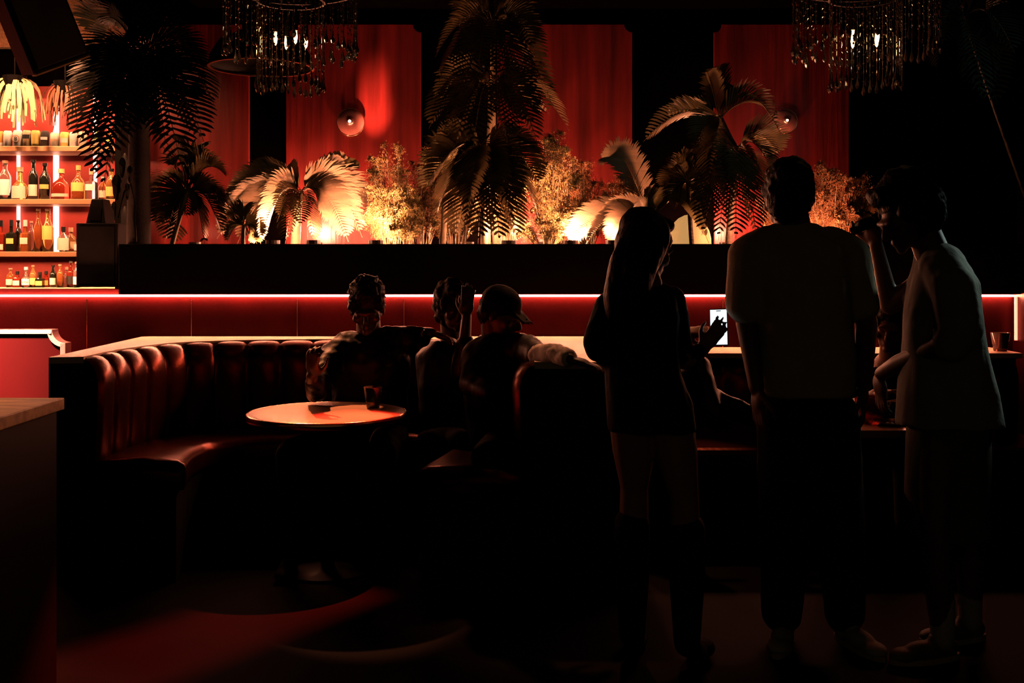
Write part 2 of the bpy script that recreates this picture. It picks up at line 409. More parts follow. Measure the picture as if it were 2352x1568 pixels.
# low square table at the right with an ice bucket and a dish
t2 = thing('square_table', (1.75, 4.85, 0), 'low square table in front of the right booth, red-lit top', 'table')
TZ2 = .74; a = (1975-1176)*4.6/FPX; b = (2091-1176)*4.6/FPX
MB().box((1.22, 4.58, TZ2-.035), (b, 5.25, TZ2)).build('tabletop', LAMIN, t2, bevel=.004)
MB().box((1.43, 4.88, .03), (1.50, 4.95, TZ2-.035)).build('pedestal', DMETAL, t2)
MB().lathe([(.001, 0), (.2, 0), (.2, .012), (.04, .03), (.001, .03)], (1.465, 4.915, 0), 32).build('base', DMETAL, t2)
bx = (2003-1176)*4.75/FPX
bk = thing('ice_bucket', (bx, 4.78, TZ2), 'faceted glass ice bucket on the square table', 'bucket')
MB().lathe([(.05, .001), (.058, .02), (.066, .12), (.062, .12), (.053, .024), (.001, .02), (.001, .001)][:6]+[(.001, .012)], (bx, 4.78, TZ2), 20).build('bucket_body', mat('red_glass', (.8, .12, .08), .08, trans=.8, var=.2), bk)
dx_ = (2040-1176)*4.72/FPX
dt = thing('ashtray', (dx_, 4.7, TZ2), 'shallow dark metal ashtray under the reaching hand', 'ashtray')
MB().lathe([(.001, .001), (.05, .001), (.06, .022), (.055, .022), (.046, .008), (.001, .008)], (dx_+.01, 4.72, TZ2), 32).build('dish', mat('polished_dark_metal', (.25, .2, .2), .15, 1), dt, smooth=True)

# ------------------------------------------------------------------ back bar with bottles
BX0, BX1 = -4.1, (289-1176)*7.3/FPX
DB = 7.2
sh = thing('bar_shelf_unit', (-3.6, 7.4, 0), 'lit back-bar shelf unit of pale wood with red backing at far left', 'shelf unit')
MB().box((BX0, 7.46, .9), (BX1, 7.495, zb(195, 7.4))).build('back_panel', BARRED, sh)
MB().box((BX1, 7.10, .9), (BX1+.04, 7.495, zb(190, 7.2))).build('side_panel', BLK, sh)
SZ = [zb(337, DB), zb(458, DB), zb(578, DB), zb(661, DB)]
for i, z in enumerate(SZ):
    MB().box((BX0, 7.16, z-.034), (BX1, 7.46, z)).build('shelf', SHELFW, sh, bevel=.003)
for px, wd in ((36, .010), (123, .026), (213, .013), (-40, .02)):
    x = (px-1176)*7.40/FPX
    for z0, z1 in ((SZ[0], zb(205, 7.4)), (SZ[1], SZ[0]-.034), (SZ[2], SZ[1]-.034)):
        MB().box((x-wd/2, 7.425, z0+.001), (x+wd/2, 7.46, z1-.001)).build('light_tube', LEDV, sh)
MB().box((BX0, 7.08, .0), (BX1+.9, 7.5, SZ[3]-.035)).build('base_cabinet', BLK, sh)
for i, z in enumerate([zb(205, 7.3)]+[q-.034 for q in SZ[:3]]):
    light('shelf_lamp', 'AREA', (-3.25, 7.40, z-.012), [8, 6, 4.5, 4.5][i], (1, .40, .2), .05, aim=(-3.25, 7.32, z-1), shape='RECTANGLE', size_y=.02, spread=2.6).data.size = 1.5
for i, z in enumerate([zb(205, 7.3)]+[q-.034 for q in SZ[:3]]):
    light('shelf_front_lamp', 'AREA', (-3.25, 7.17, z-.012), [14, 6, 6, 16][i], (1, .42, .2), .03, aim=(-3.25, 7.35, z-1), shape='RECTANGLE', size_y=.02, spread=2.6).data.size = 1.5
light('shelf_wash_lamp', 'AREA', (-3.1, 5.9, 3.4), 26, (1, .36, .16), .2, aim=(-3.3, 7.4, 1.6), spread=1.6)
TEXT = {}
def text_mesh(body, size, loc, parent, m, ext=.0004, align='CENTER'):
    c = bpy.data.curves.new('lettering', 'FONT'); c.body = body; c.size = size; c.align_x = align; c.align_y = 'CENTER'; c.extrude = ext
    o = bpy.data.objects.new('tmp', c); C.objects.link(o); bpy.context.view_layer.update()
    me = bpy.data.meshes.new_from_object(o.evaluated_get(bpy.context.evaluated_depsgraph_get()))
    bpy.data.objects.remove(o); me.materials.clear(); me.materials.append(m)
    r = bpy.data.objects.new('lettering', me); C.objects.link(r); r.rotation_euler = (PI/2, 0, 0); r.location = loc
    r.parent = parent; r.matrix_parent_inverse = Matrix.Translation(-parent.location); return r
LAB = {k: mat('label_'+k, c, .6, var=.08) for k, c in dict(cream=(.85, .78, .62), gold=(.75, .55, .15), white=(.9, .9, .88), yellow=(.85, .7, .2), black=(.02, .02, .02), orange=(.85, .4, .1), green=(.4, .45, .2), silver=(.6, .65, .65), tan=(.7, .5, .3)).items()}
BG = {k: mat('bottle_'+k, c, .06, trans=t, var=.1, ior=1.4) for k, (c, t) in dict(clear=((.95, .8, .7), .92), amber=((.75, .28, .08), .8), dark=((.01, .012, .008), .0), red=((.5, .06, .03), .7), honey=((.9, .5, .15), .8), green=((.2, .4, .1), .8)).items()}
CAPM = {k: mat('cap_'+k, c, .35, var=.05) for k, c in dict(black=(.01, .01, .01), gold=(.8, .6, .2), white=(.85, .85, .8), copper=(.8, .4, .25)).items()}
def bottle(px, row, top, w, shape, glass, label, lab, cap, dy=0, text=None, lh=(.12, .42)):
    d = DB+.1+dy; x = (px-1176)*d/FPX; z = SZ[row]+.001
    base = [336, 457, 577, 659][row]; h = (base-top)*d/FPX; r = w/2*d/FPX
    t = thing('liquor_bottle', (x, d, z), label, 'bottle', 'bottles on the lit back-bar shelves')
    pr = {'round': [(1, 0), (1, .55), (.85, .63), (.38, .74), (.30, .80), (.30, .93)],
          'tall': [(1, 0), (1, .58), (.75, .68), (.42, .76), (.36, .93)],
          'dome': [(.95, 0), (1, .1), (1, .40), (.8, .56), (.4, .66), (.26, .72), (.26, .86)],
          'square': [(1, 0), (1, .50), (.95, .56), (.35, .62), (.3, .80)],
          'wax': [(1.0, 0), (.98, .42), (.8, .48), (.5, .55), (.34, .66), (.34, .86)],
          'thin': [(1, 0), (1, .55), (.6, .68), (.42, .74), (.36, .95)],
          'disc': [(.6, 0), (1, .18), (1, .42), (.75, .62), (.3, .72), (.28, .82)]}[shape]
    n = 4 if shape == 'square' else 20
    p = [(.001, 0)]+[(r*a, h*b) for a, b in pr]; hc = pr[-1][1]
    mb = MB()
    if n == 4:
        k = 0
        for a, b in pr: pass
        mb.lathe(p, (0, 0, 0), 4, sx=1.25, sy=1.25); mb.v = [((a-b)*.7071+x, (a+b)*.7071*.8+d, c+z) for a, b, c in mb.v]
    else: mb.lathe(p, (x, d, z), 20, sy=.6 if shape == 'disc' else 1)
    mb.build('glass_body', BG[glass], t, smooth=n != 4)
    MB().lathe([(.001, h*hc), (r*pr[-1][0]*1.15+.002, h*hc), (r*pr[-1][0]*1.15+.002, h), (.001, h)], (x, d, z), 14).build('cap', CAPM[cap], t)
    if lab:
        l0, l1 = lh; k = 1.02
        q = MB()
        if n == 4: q.box((x-r*.78, d-r*.79, z+h*l0), (x+r*.78, d-r*.735, z+h*l1))
        else:
            N = 12; sy = .62 if shape == 'disc' else 1
            for i in range(N+1):
                a = -PI/2-1.15+2.3*i/N
                for zz in (l0, l1): q.v.append((x+r*k*math.cos(a), d+r*k*sy*math.sin(a), z+h*zz))
            for i in range(N): q.f.append((2*i, 2*i+2, 2*i+3, 2*i+1))
        q.build('label', LAB[lab], t)
    if text: text_mesh(text, r*.42, (x, d-r*1.04, z+h*(lh[0]+lh[1])/2), t, LAB['black'])
    return t
def can(px, w, top, lab, label, mark=None):
    d = DB+.06; x = (px-1176)*d/FPX; z = SZ[0]+.001; r = w/2*d/FPX; h = (336-top)*d/FPX
    t = thing('drink_can', (x, d, z), label, 'can', 'cans along the top back-bar shelf')
    MB().lathe([(.001, 0), (r*.82, 0), (r, h*.07), (r, h*.88), (r*.82, h*.985), (r*.8, h), (.001, h*.985)], (x, d, z), 24).build('can_body', LAB[lab], t, smooth=True)
    if mark == 'B':
        e = MB().lathe([(.001, 0), (r*.86, 0), (r*.86, .001), (.001, .001)], (0, 0, 0), 28).build('emblem', LAB['orange'], t)
        e.matrix_parent_inverse = Matrix.Translation(-t.location) @ Matrix.Translation((x, d-r-.0005, z+h*.48)) @ Matrix.Rotation(PI/2, 4, 'X')
        e = MB().lathe([(.001, 0), (r*.7, 0), (r*.7, .001), (.001, .001)], (0, 0, 0), 28).build('emblem', LAB['white'], t)
        e.matrix_parent_inverse = Matrix.Translation(-t.location) @ Matrix.Translation((x, d-r-.0015, z+h*.48)) @ Matrix.Rotation(PI/2, 4, 'X')
        text_mesh('B', r*1.25, (x, d-r-.004, z+h*.48), t, LAB['black'])
    elif mark:
        l0, l1, m = mark; q = MB()
        for i in range(13):
            a = -PI/2-1.0+2.0*i/12
            for zz in (l0, l1): q.v.append((x+r*1.015*math.cos(a), d+r*1.015*math.sin(a), z+h*zz))
        for i in range(12): q.f.append((2*i, 2*i+2, 2*i+3, 2*i+1))
        q.build('label', LAB[m], t)
for a in [(2, 13, 299, 'orange', 'orange-and-white can at the very left of the top shelf', (.1, .3, 'white')),
          (18, 19, 298, 'white', 'plain white can with a thin slanting line, second from left', None),
          (41, 21, 297, 'white', 'white can with a black letter B in a round emblem', 'B'),
          (62, 19, 297, 'tan', 'tan can with a small black oval band', (.5, .75, 'black')),
          (82, 20, 297, 'gold', 'golden-yellow can beside the black can', (.2, .7, 'yellow')),
          (103, 19, 298, 'black', 'black can with white patch on the top shelf', (.45, .62, 'white')),
          (126, 20, 302, 'cream', 'cream can just right of the thick light tube', (.4, .55, 'tan')),
          (149, 20, 301, 'yellow', 'pale yellow can, second right of the thick light tube', (.3, .6, 'cream')),
          (169, 18, 301, 'white', 'white can partly behind the palm leaf tips', (.35, .5, 'cream')),
          (190, 19, 300, 'cream', 'cream can seen through the drooping palm leaves', None)]: can(*a)
for a in [(222, 0, 290, 20, 'wax', 'green', 'pale green bottle behind palm leaves on the top shelf', 'cream', 'gold'),
          (250, 0, 286, 19, 'thin', 'honey', 'tall yellow bottle behind palm leaves on the top shelf', 'yellow', 'white'),
          (275, 0, 292, 18, 'round', 'clear', 'clear bottle at the right end of the top shelf', 'white', 'gold'),
          (12, 1, 366, 27, 'tall', 'clear', 'clear bottle with long white label, leftmost on the middle shelf', 'white', 'copper', 0, None, (.12, .52)),
          (46, 1, 381, 34, 'wax', 'honey', 'squat cream-labelled bottle with a ribbed stopper', 'cream', 'copper', 0, None, (.05, .42)),
          (77, 1, 364, 22, 'tall', 'dark', 'tall black bottle with square cream label', 'cream', 'black', 0, None, (.1, .38)),
          (103, 1, 372, 23, 'tall', 'dark', 'black bottle with narrow gold lettered band', 'gold', 'black', 0, None, (.3, .42)),
          (141, 1, 385, 42, 'dome', 'red', 'wide dome-shouldered amber bottle with low pale label', 'cream', 'gold', 0, None, (.1, .2)),
          (180, 1, 377, 31, 'dome', 'amber', 'amber bottle with round gold label and green cap', 'yellow', 'gold', 0, None, (.25, .5)),
          (210, 1, 384, 26, 'square', 'clear', 'square clear bottle with a white label', 'white', 'copper', 0, None, (.3, .5)),
          (236, 1, 402, 20, 'round', 'amber', 'short amber bottle behind hanging palm leaves', 'cream', 'white', .05),
          (256, 1, 385, 24, 'tall', 'honey', 'honey-coloured bottle by the dark round leaves', 'yellow', 'black'),
          (3, 2, 505, 18, 'square', 'red', 'dark red square bottle at the left edge of the lower shelf', 'cream', 'black', 0, None, (.06, .24)),
          (26, 2, 504, 21, 'square', 'dark', 'dark square bottle with green and cream labels', 'yellow', 'black', 0, None, (.25, .42)),
          (42, 2, 504, 16, 'tall', 'dark', 'narrow dark bottle behind two labelled square ones', None, 'black', .08),
          (58, 2, 504, 22, 'square', 'amber', 'square amber bottle with silver cap and pale label', 'cream', 'white', 0, None, (.24, .44)),
          (72, 2, 506, 16, 'round', 'clear', 'small clear bottle tucked before the tall thin ones', None, 'copper', .06),
          (88, 2, 478, 20, 'thin', 'amber', 'tall thin amber bottle without a label', None, 'copper'),
          (110, 2, 478, 25, 'thin', 'honey', 'tall thin bottle with a large yellow label', 'gold', 'copper', 0, None, (.28, .60)),
          (146, 2, 520, 29, 'disc', 'clear', 'round flat flask with a cream disc label', 'cream', 'black', 0, None, (.06, .55)),
          (163, 2, 521, 26, 'disc', 'honey', 'round honey flask beside the cream-labelled flask', 'tan', 'copper', .09),
          (177, 2, 548, 14, 'disc', 'clear', 'small flask with violet-white disc label by the black cabinet', 'white', 'black', 0, None, (.1, .6))]: bottle(*a)
low = [(24, 615, 'round', 'amber', 'cream', 'copper', 'amber bottle at the left end of the bottom row'),
       (40, 622, 'square', 'red', 'cream', 'black', 'square dark red bottle low on the bottom row'),
       (60, 612, 'wax', 'clear', 'white', 'white', 'clear rum bottle with a white lettered label'),
       (76, 608, 'tall', 'honey', 'yellow', 'copper', 'honey bottle on the bottom row right of the rum'),
       (92, 624, 'square', 'dark', 'gold', 'black', 'short black square bottle on the bottom row'),
       (106, 622, 'square', 'red', 'orange', 'black', 'short deep red square bottle on the bottom row'),
       (122, 608, 'tall', 'dark', 'cream', 'black', 'tall black bottle with cream band, bottom row'),
       (138, 606, 'tall', 'amber', None, 'copper', 'tall unlabelled amber bottle on the bottom row'),
       (153, 613, 'dome', 'clear', None, 'copper', 'clear domed bottle on the bottom row'),
       (163, 598, 'round', 'red', 'black', 'white', 'red bottle with black label and white cap, bottom row'),
       (176, 600, 'tall', 'clear', 'silver', 'copper', 'tall clear bottle last on the bottom row')]
for px, top, shp, g, lb, cp, lab in low:
    bottle(px, 3, top, 19 if shp != 'tall' else 15, shp, g, lab, lb, cp, dy=random.Random(px).uniform(-.03, .1), text='BACARDI' if 'rum bottle' in lab else None)
# black equipment cabinet with a small box on top, and stand
bc = thing('equipment_cabinet', P(228, 668, 6.5), 'black boxy cabinet standing between the bar shelves and the planter', 'cabinet')
a = P(181, 513, 6.5); b = P(276, 513, 6.5)
MB().box((a.x, 6.46, 1.31), (b.x, 6.9, a.z)).build('cabinet_body', BLK, bc, bevel=.004)
MB().box((a.x+.02, 6.455, 1.33), (b.x-.02, 6.462, a.z-.02)).build('grille', DMETAL, bc)
a = P(211, 513, 6.6); b = P(246, 513, 6.6); z1 = P(0, 457, 6.6).z; z0 = P(0, 513, 6.5).z
tl = thing('small_speaker', (a.x, 6.6, z0), 'small tapered black speaker on top of the black cabinet', 'speaker')
q = MB(); c4 = [(a.x-.02, 6.55), (b.x+.01, 6.55), (b.x+.01, 6.72), (a.x-.02, 6.72)]; d4 = [(a.x+.012, 6.56), (b.x-.012, 6.56), (b.x-.012, 6.68), (a.x+.012, 6.68)]
q.add([(x, y, z0) for x, y in c4]+[(x, y, z1) for x, y in d4], [(3, 2, 1, 0), (4, 5, 6, 7), (0, 1, 5, 4), (1, 2, 6, 5), (2, 3, 7, 6), (3, 0, 4, 7)])
q.build('housing', BLK, tl, bevel=.008)
MB().box((a.x+.008, 6.547, z0+.02), (b.x-.018, 6.552, z1-.05)).build('grille', DMETAL, tl)
# rough brown wall panel in the upper left corner and its cable
ac = thing('acoustic_panel', (-3.3, 7.45, 3.2), 'rough brown wall panel with rounded corner, upper left behind the speaker', 'wall panel')
pt = [P(x, y, 7.42) for x, y in [(-80, 108), (282, 108), (282, 52), (279, 42), (270, 36), (205, -4), (140, -40), (-80, -40)]]
MB().prism([(p.x, p.z) for p in pt], 7.42, 7.495).build('panel_face', ACOU, ac)
a = P(-80, 32, 7.42); b = P(215, 32, 7.42)
MB().box((a.x, 7.416, a.z-.004), (b.x, 7.421, a.z+.004)).build('seam', BLK, ac)
light('panel_lamp', 'SPOT', (-3.2, 6.7, 3.6), 10, (1, .34, .13), .1, aim=(-3.3, 7.42, 3.1), spot_size=1.7, spot_blend=.9)
o = MB().tube(smooth_path([P(172, -30, 7.3), P(190, 8, 7.3), P(215, 25, 7.3), P(228, 48, 7.3), P(232, 75, 7.3), P(236, 200, 7.38)], 5), .009, 6).build('power_cable', BLK)
tag(o, 'thin black cable curving down the brown wall panel', 'cable')
# hanging PA speaker, tilted
sp_ = thing('hanging_speaker', P(100, 60, 5.2), 'large black loudspeaker hanging tilted in the upper left corner', 'speaker')
O = P(82, 171, 5.2); Rr = P(206, 126, 5.55); Up = (P(8, -10, 5.2)-O)
U = Rr-O; W = U.cross(Up).normalized()
if W.y < 0: W = -W
Up = Up*1.6
Lf = (P(60, 120, 5.5)-P(82, 171, 5.2)); W = V((-.20, .30, .05))
MB().obox(O, U, Up, W).build('cabinet_body', BLK, sp_, bevel=.004)
nr = U.cross(Up).normalized()
if nr.y > 0: nr = -nr
MB().obox(O+U*.06+Up*.03+nr*.002, U*.88, Up*.94, nr*.006).build('grille', mat('speaker_grille', (.01, .009, .008), .7), sp_)
sidem = mat('speaker_side_paint', (.09, .015, .014), .5)
MB().obox(O+W*.02-U*.012, W*.96, Up, -U.normalized()*.004).build('side_panel', sidem, sp_)
MB().obox(O-Up.normalized()*.002, U, W*.30, -Up.normalized()*.008).build('bottom_trim', mat('bare_wood_edge', (.7, .4, .16), .5), sp_)
MB().tube([O+U*.5+Up*.98+W*.5, O+U*.5+Up*.98+W*.5+V((0, .0, 1.2))], .02, 8).build('hanging_bracket', DMETAL, sp_)
light('added_speaker_fill', 'SPOT', (-3.05, 6.9, 1.75), 160, (1, .33, .13), .05, aim=tuple(O+U*.45), spot_size=.3)  # added lamp without fixture, aimed at the speaker's lower edge

# ------------------------------------------------------------------ plants
def bez(a, c, b, t): return a*(1-t)**2+c*2*t*(1-t)+b*t*t
def frond(mb, a, b, arch=.12, ll=.16, lw=.012, n=26, ang=.95, droop=.25, rng=None, r=.006, c=None, start=.1, roll=0):
    rng = rng or random; a = V(a); b = V(b); L = (b-a).length
    c = (a+b)/2+V((0, 0, arch*1.6)) if c is None else V(c)
    pts = [bez(a, c, b, t/12) for t in range(13)]
    mb.tube(pts, [r*(1-.75*i/12) for i in range(13)], 5)
    for i in range(n):
        t = start+(1-start)*(i+.5)/n; p = bez(a, c, b, t)
        tg = (bez(a, c, b, min(1, t+.02))-bez(a, c, b, t-.02)).normalized()
        side = tg.cross(V((0, 0, 1)));
        if side.length < .15: side = tg.cross(V((0, 1, 0)))
        side.normalize(); side = Quaternion(tg, roll) @ side; up = side.cross(tg).normalized()
        l = ll*(math.sin(PI*min(1, .12+t*.92))**.55)*rng.uniform(.9, 1.08)
        for sg in (-1, 1):
            q = ang*(1-.35*t)+rng.uniform(-.05, .05)
            d = (side*sg*math.sin(PI/2-q*.9)+tg*math.sin(q*.9)+up*.25).normalized()
            p1 = p+d*l*.5; p2 = p1+(d+V((0, 0, -droop*.6))).normalized()*l*.3; p3 = p2+(d+V((0, 0, -droop*1.5))).normalized()*l*.22
            wv = tg.cross(d).cross(d)
            wv = (tg-d*tg.dot(d)).normalized()*lw*.5
            k = len(mb.v)
            mb.v += [tuple(v) for v in (p-wv*.5, p+wv*.5, p1-wv, p1+wv, p2-wv*.8, p2+wv*.8, p3)]
            mb.f += [(k, k+1, k+3, k+2), (k+2, k+3, k+5, k+4), (k+4, k+5, k+6)]
def palm(name, label, foot, crowns, leafm, trunk_r=.02, trunkm=None, seed=1, group=None, cat='plant'):
    """crowns: [(crown point, [(tip, arch, leaflet length, leaflet width, leaflet count[, material])])]"""
    rng = random.Random(seed); foot = V(foot)
    t = thing(name, foot, label, cat, group)
    top = crowns[-1][0]; low = foot
    allp = [foot]+[c[0] for c in crowns]
    for i in range(len(allp)-1):
        a, b = allp[i], allp[i+1]; m = (a+b)/2+V((rng.uniform(-.02, .02), 0, 0))
        q = [bez(a, m, b, k/8) for k in range(9)]
        MB().tube(q, [trunk_r*(1.15-.25*k/8) for k in range(9)], 10).build('trunk', trunkm or BARK, t, smooth=True)
    for cp, tips in crowns:
        for tip in tips:
            tp, arch, ll, lw, n = tip[:5]; m = tip[5] if len(tip) > 5 else leafm
            fb = MB(); frond(fb, cp+V((rng.uniform(-.01, .01), rng.uniform(-.01, .01), 0)), tp, arch, ll, lw, n, rng=rng, droop=tip[6] if len(tip) > 6 else .22,
                roll=rng.choice((-1, 1))*rng.uniform(.7, 1.2) if m in (LEAFB, LEAFO) else rng.uniform(-.7, .7))
            fb.build('frond', m, t)
    return t
def T(pts, dd, ll, lw, n, arch=.14, m=None, droop=.5):
    out = []
    for q in pts:
        x, y = q[:2]; d = q[2] if len(q) > 2 else dd; ar = q[3] if len(q) > 3 else arch
        out.append((P(x, y, d), ar, ll, lw, n) + ((m, droop) if m else ()))
    return out
PZ = 1.535
def foot(px, d): return V(((px-1176)*d/FPX, d, PZ))
# tall palm cluster in the middle: three stems of different heights
palm('tall_palm', 'tallest palm of the middle cluster, reaching the ceiling beam', foot(1138, 6.95),
     [(P(1132, 60, 6.9), T([(1000, 130, 6.8), (1008, 185, 6.7), (1062, 235, 6.6), (1250, 205, 6.8), (1268, 240, 6.9), (1244, 150, 7), (1205, 60, 7), (1078, 8, 7), (1185, -25, 7), (1050, 60, 6.9), (1130, 180, 6.4), (1160, 190, 6.4), (1212, 262, 6.7), (1100, 150, 6.3), (1225, 110, 6.7)], 6.9, .19, .016, 24, .17))], LEAFD, .018, STEM, 3)
palm('middle_palm', 'mid-height palm of the middle cluster with dark drooping fronds', foot(1120, 6.85),
     [(P(1128, 198, 6.8), T([(985, 295, 6.7), (1002, 240, 6.8), (1045, 335, 6.5), (1088, 335, 6.3), (1190, 310, 6.3), (1222, 290, 6.5), (1262, 262, 7.0), (1235, 330, 6.6), (1165, 330, 6.3), (1308, 300, 7.05), (1020, 300, 6.4)], 6.8, .20, .017, 24, .19))], LEAFD, .018, STEM, 4)
palm('low_palm', 'broad low palm of the middle cluster, big dark fronds hanging over the rim', foot(1112, 6.72),
     [(P(1112, 345, 6.68), T([(980, 430, 6.6), (1000, 505, 6.5), (1045, 552, 6.45), (1098, 562, 6.4), (1148, 562, 6.4), (1190, 556, 6.45), (1238, 500, 6.5), (1240, 425, 6.6), (1018, 385, 6.7), (1252, 385, 6.8), (1130, 480, 6.35), (1078, 470, 6.35), (1180, 470, 6.38)], 6.6, .21, .018, 30, .17))], LEAFD, .022, STEM, 5)
palm('slim_palm', 'slim palm with tan stem left of the middle cluster', foot(1015, 6.9),
     [(P(1022, 390, 6.9), T([(975, 440), (1000, 330), (1060, 300), (980, 380), (1050, 440)], 6.9, .14, .014, 16, .1))], LEAFO, .02, STEM, 6)
# broad palm at the left, lit from behind
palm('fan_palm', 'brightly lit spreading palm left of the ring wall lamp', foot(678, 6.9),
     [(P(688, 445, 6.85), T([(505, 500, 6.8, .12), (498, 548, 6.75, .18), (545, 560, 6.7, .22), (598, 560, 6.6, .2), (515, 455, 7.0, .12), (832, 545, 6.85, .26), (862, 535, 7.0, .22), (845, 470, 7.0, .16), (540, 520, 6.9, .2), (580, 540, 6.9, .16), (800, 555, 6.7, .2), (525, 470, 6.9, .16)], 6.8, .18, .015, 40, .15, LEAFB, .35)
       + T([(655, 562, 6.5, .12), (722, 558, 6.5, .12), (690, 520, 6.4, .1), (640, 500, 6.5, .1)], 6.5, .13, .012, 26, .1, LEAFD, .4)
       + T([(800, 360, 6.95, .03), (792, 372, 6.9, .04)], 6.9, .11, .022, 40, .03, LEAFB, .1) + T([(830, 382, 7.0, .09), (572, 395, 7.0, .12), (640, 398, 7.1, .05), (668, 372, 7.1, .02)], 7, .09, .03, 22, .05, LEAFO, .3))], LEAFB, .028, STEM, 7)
palm('seedling_palm', 'small palm at the planter edge under the spreading palm', foot(560, 6.6),
     [(P(560, 520, 6.6), T([(520, 556), (600, 545), (530, 500), (590, 560), (560, 480)], 6.6, .1, .014, 16, .06))], LEAFO, .012, STEM, 8)
# right-hand palm
palm('leaning_palm', 'two-tiered dark palm rising behind the standing man in the shirt', foot(1672, 6.9),
     [(P(1690, 345, 6.8), T([(1602, 470, 6.7), (1612, 540, 6.6), (1650, 552, 6.55), (1690, 552, 6.5), (1738, 548, 6.5), (1778, 480, 6.6), (1775, 400, 6.7), (1790, 355, 6.9, .14), (1600, 400, 6.8), (1700, 470, 6.4), (1662, 430, 6.4)], 6.7, .19, .015, 28, .15)),
      (P(1655, 272, 6.9), T([(1478, 325, 6.8, .14), (1532, 262, 6.9, .05), (1625, 165, 6.9, .03), (1650, 150, 7, .02), (1792, 305, 6.8, .24), (1768, 255, 6.9, .1), (1602, 345, 6.7), (1625, 420, 6.6), (1690, 200, 7, .05)], 6.9, .16, .014, 24, .12))], LEAFD, .02, BARK, 9)
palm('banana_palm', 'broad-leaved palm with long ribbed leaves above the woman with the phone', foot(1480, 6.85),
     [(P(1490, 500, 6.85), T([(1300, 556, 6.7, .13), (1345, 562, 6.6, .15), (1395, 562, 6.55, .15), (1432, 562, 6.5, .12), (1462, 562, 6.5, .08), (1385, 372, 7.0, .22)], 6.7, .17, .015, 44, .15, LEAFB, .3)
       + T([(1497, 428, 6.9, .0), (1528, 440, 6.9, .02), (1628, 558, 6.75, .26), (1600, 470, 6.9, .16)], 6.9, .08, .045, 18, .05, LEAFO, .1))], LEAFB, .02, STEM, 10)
palm('dark_fan_palm', 'dark palm in the shadow between the ribbed leaves and the two-tiered palm', foot(1590, 6.8),
     [(P(1580, 420, 6.8), T([(1545, 385), (1520, 430), (1560, 370), (1610, 380), (1550, 480), (1610, 500), (1530, 470), (1640, 440)], 6.8, .13, .013, 18, .08))], LEAFD, .014, BARK, 11)
# big dark palm at the left
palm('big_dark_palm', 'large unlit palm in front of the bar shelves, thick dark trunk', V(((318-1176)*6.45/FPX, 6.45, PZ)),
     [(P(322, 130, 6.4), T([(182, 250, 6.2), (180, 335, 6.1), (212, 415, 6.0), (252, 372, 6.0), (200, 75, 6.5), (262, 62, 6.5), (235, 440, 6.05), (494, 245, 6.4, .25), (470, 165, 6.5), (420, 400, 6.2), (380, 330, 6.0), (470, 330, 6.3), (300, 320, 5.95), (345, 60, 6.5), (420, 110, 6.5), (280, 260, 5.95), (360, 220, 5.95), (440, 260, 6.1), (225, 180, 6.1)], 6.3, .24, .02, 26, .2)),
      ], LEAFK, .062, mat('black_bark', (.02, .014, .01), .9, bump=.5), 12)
palm('shadow_palm', 'bushy dim red palm right of the thick dark trunk', foot(392, 6.6),
     [(P(432, 440, 6.6), T([(378, 556), (400, 562), (520, 405), (505, 480), (470, 562), (350, 450), (512, 540), (400, 380), (440, 350), (480, 380), (430, 500), (360, 520), (540, 500)], 6.6, .17, .015, 24, .13))], LEAFD, .014, STEM, 13)
palm('corner_palm', 'faint blue-lit palm fronds high in the dark right corner', V((3.25, 6.5, PZ)),
     [(P(2215, 40, 5.9), T([(2290, 240, 5.6, .1), (2160, 100, 5.8), (2255, 225, 5.6), (2150, 160, 5.8), (2330, 120, 5.7), (2280, 20, 5.9)], 5.8, .2, .012, 22, .15))], LEAFK, .012, LEAFK, 14)

# round-leaf climber beside the thick trunk
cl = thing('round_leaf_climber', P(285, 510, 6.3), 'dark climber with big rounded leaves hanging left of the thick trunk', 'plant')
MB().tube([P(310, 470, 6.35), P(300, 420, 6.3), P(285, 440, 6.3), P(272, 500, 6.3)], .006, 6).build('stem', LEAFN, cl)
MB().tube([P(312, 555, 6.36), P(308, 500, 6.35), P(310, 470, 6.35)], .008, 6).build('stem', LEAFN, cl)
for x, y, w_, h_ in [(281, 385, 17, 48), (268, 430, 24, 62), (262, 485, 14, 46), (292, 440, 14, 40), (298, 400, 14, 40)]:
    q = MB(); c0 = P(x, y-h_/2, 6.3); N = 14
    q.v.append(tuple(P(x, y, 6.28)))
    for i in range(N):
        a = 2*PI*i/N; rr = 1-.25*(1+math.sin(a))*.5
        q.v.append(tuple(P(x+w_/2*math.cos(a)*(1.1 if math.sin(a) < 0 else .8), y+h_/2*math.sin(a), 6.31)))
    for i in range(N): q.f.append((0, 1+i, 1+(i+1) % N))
    q.build('leaf', LEAFN, cl)
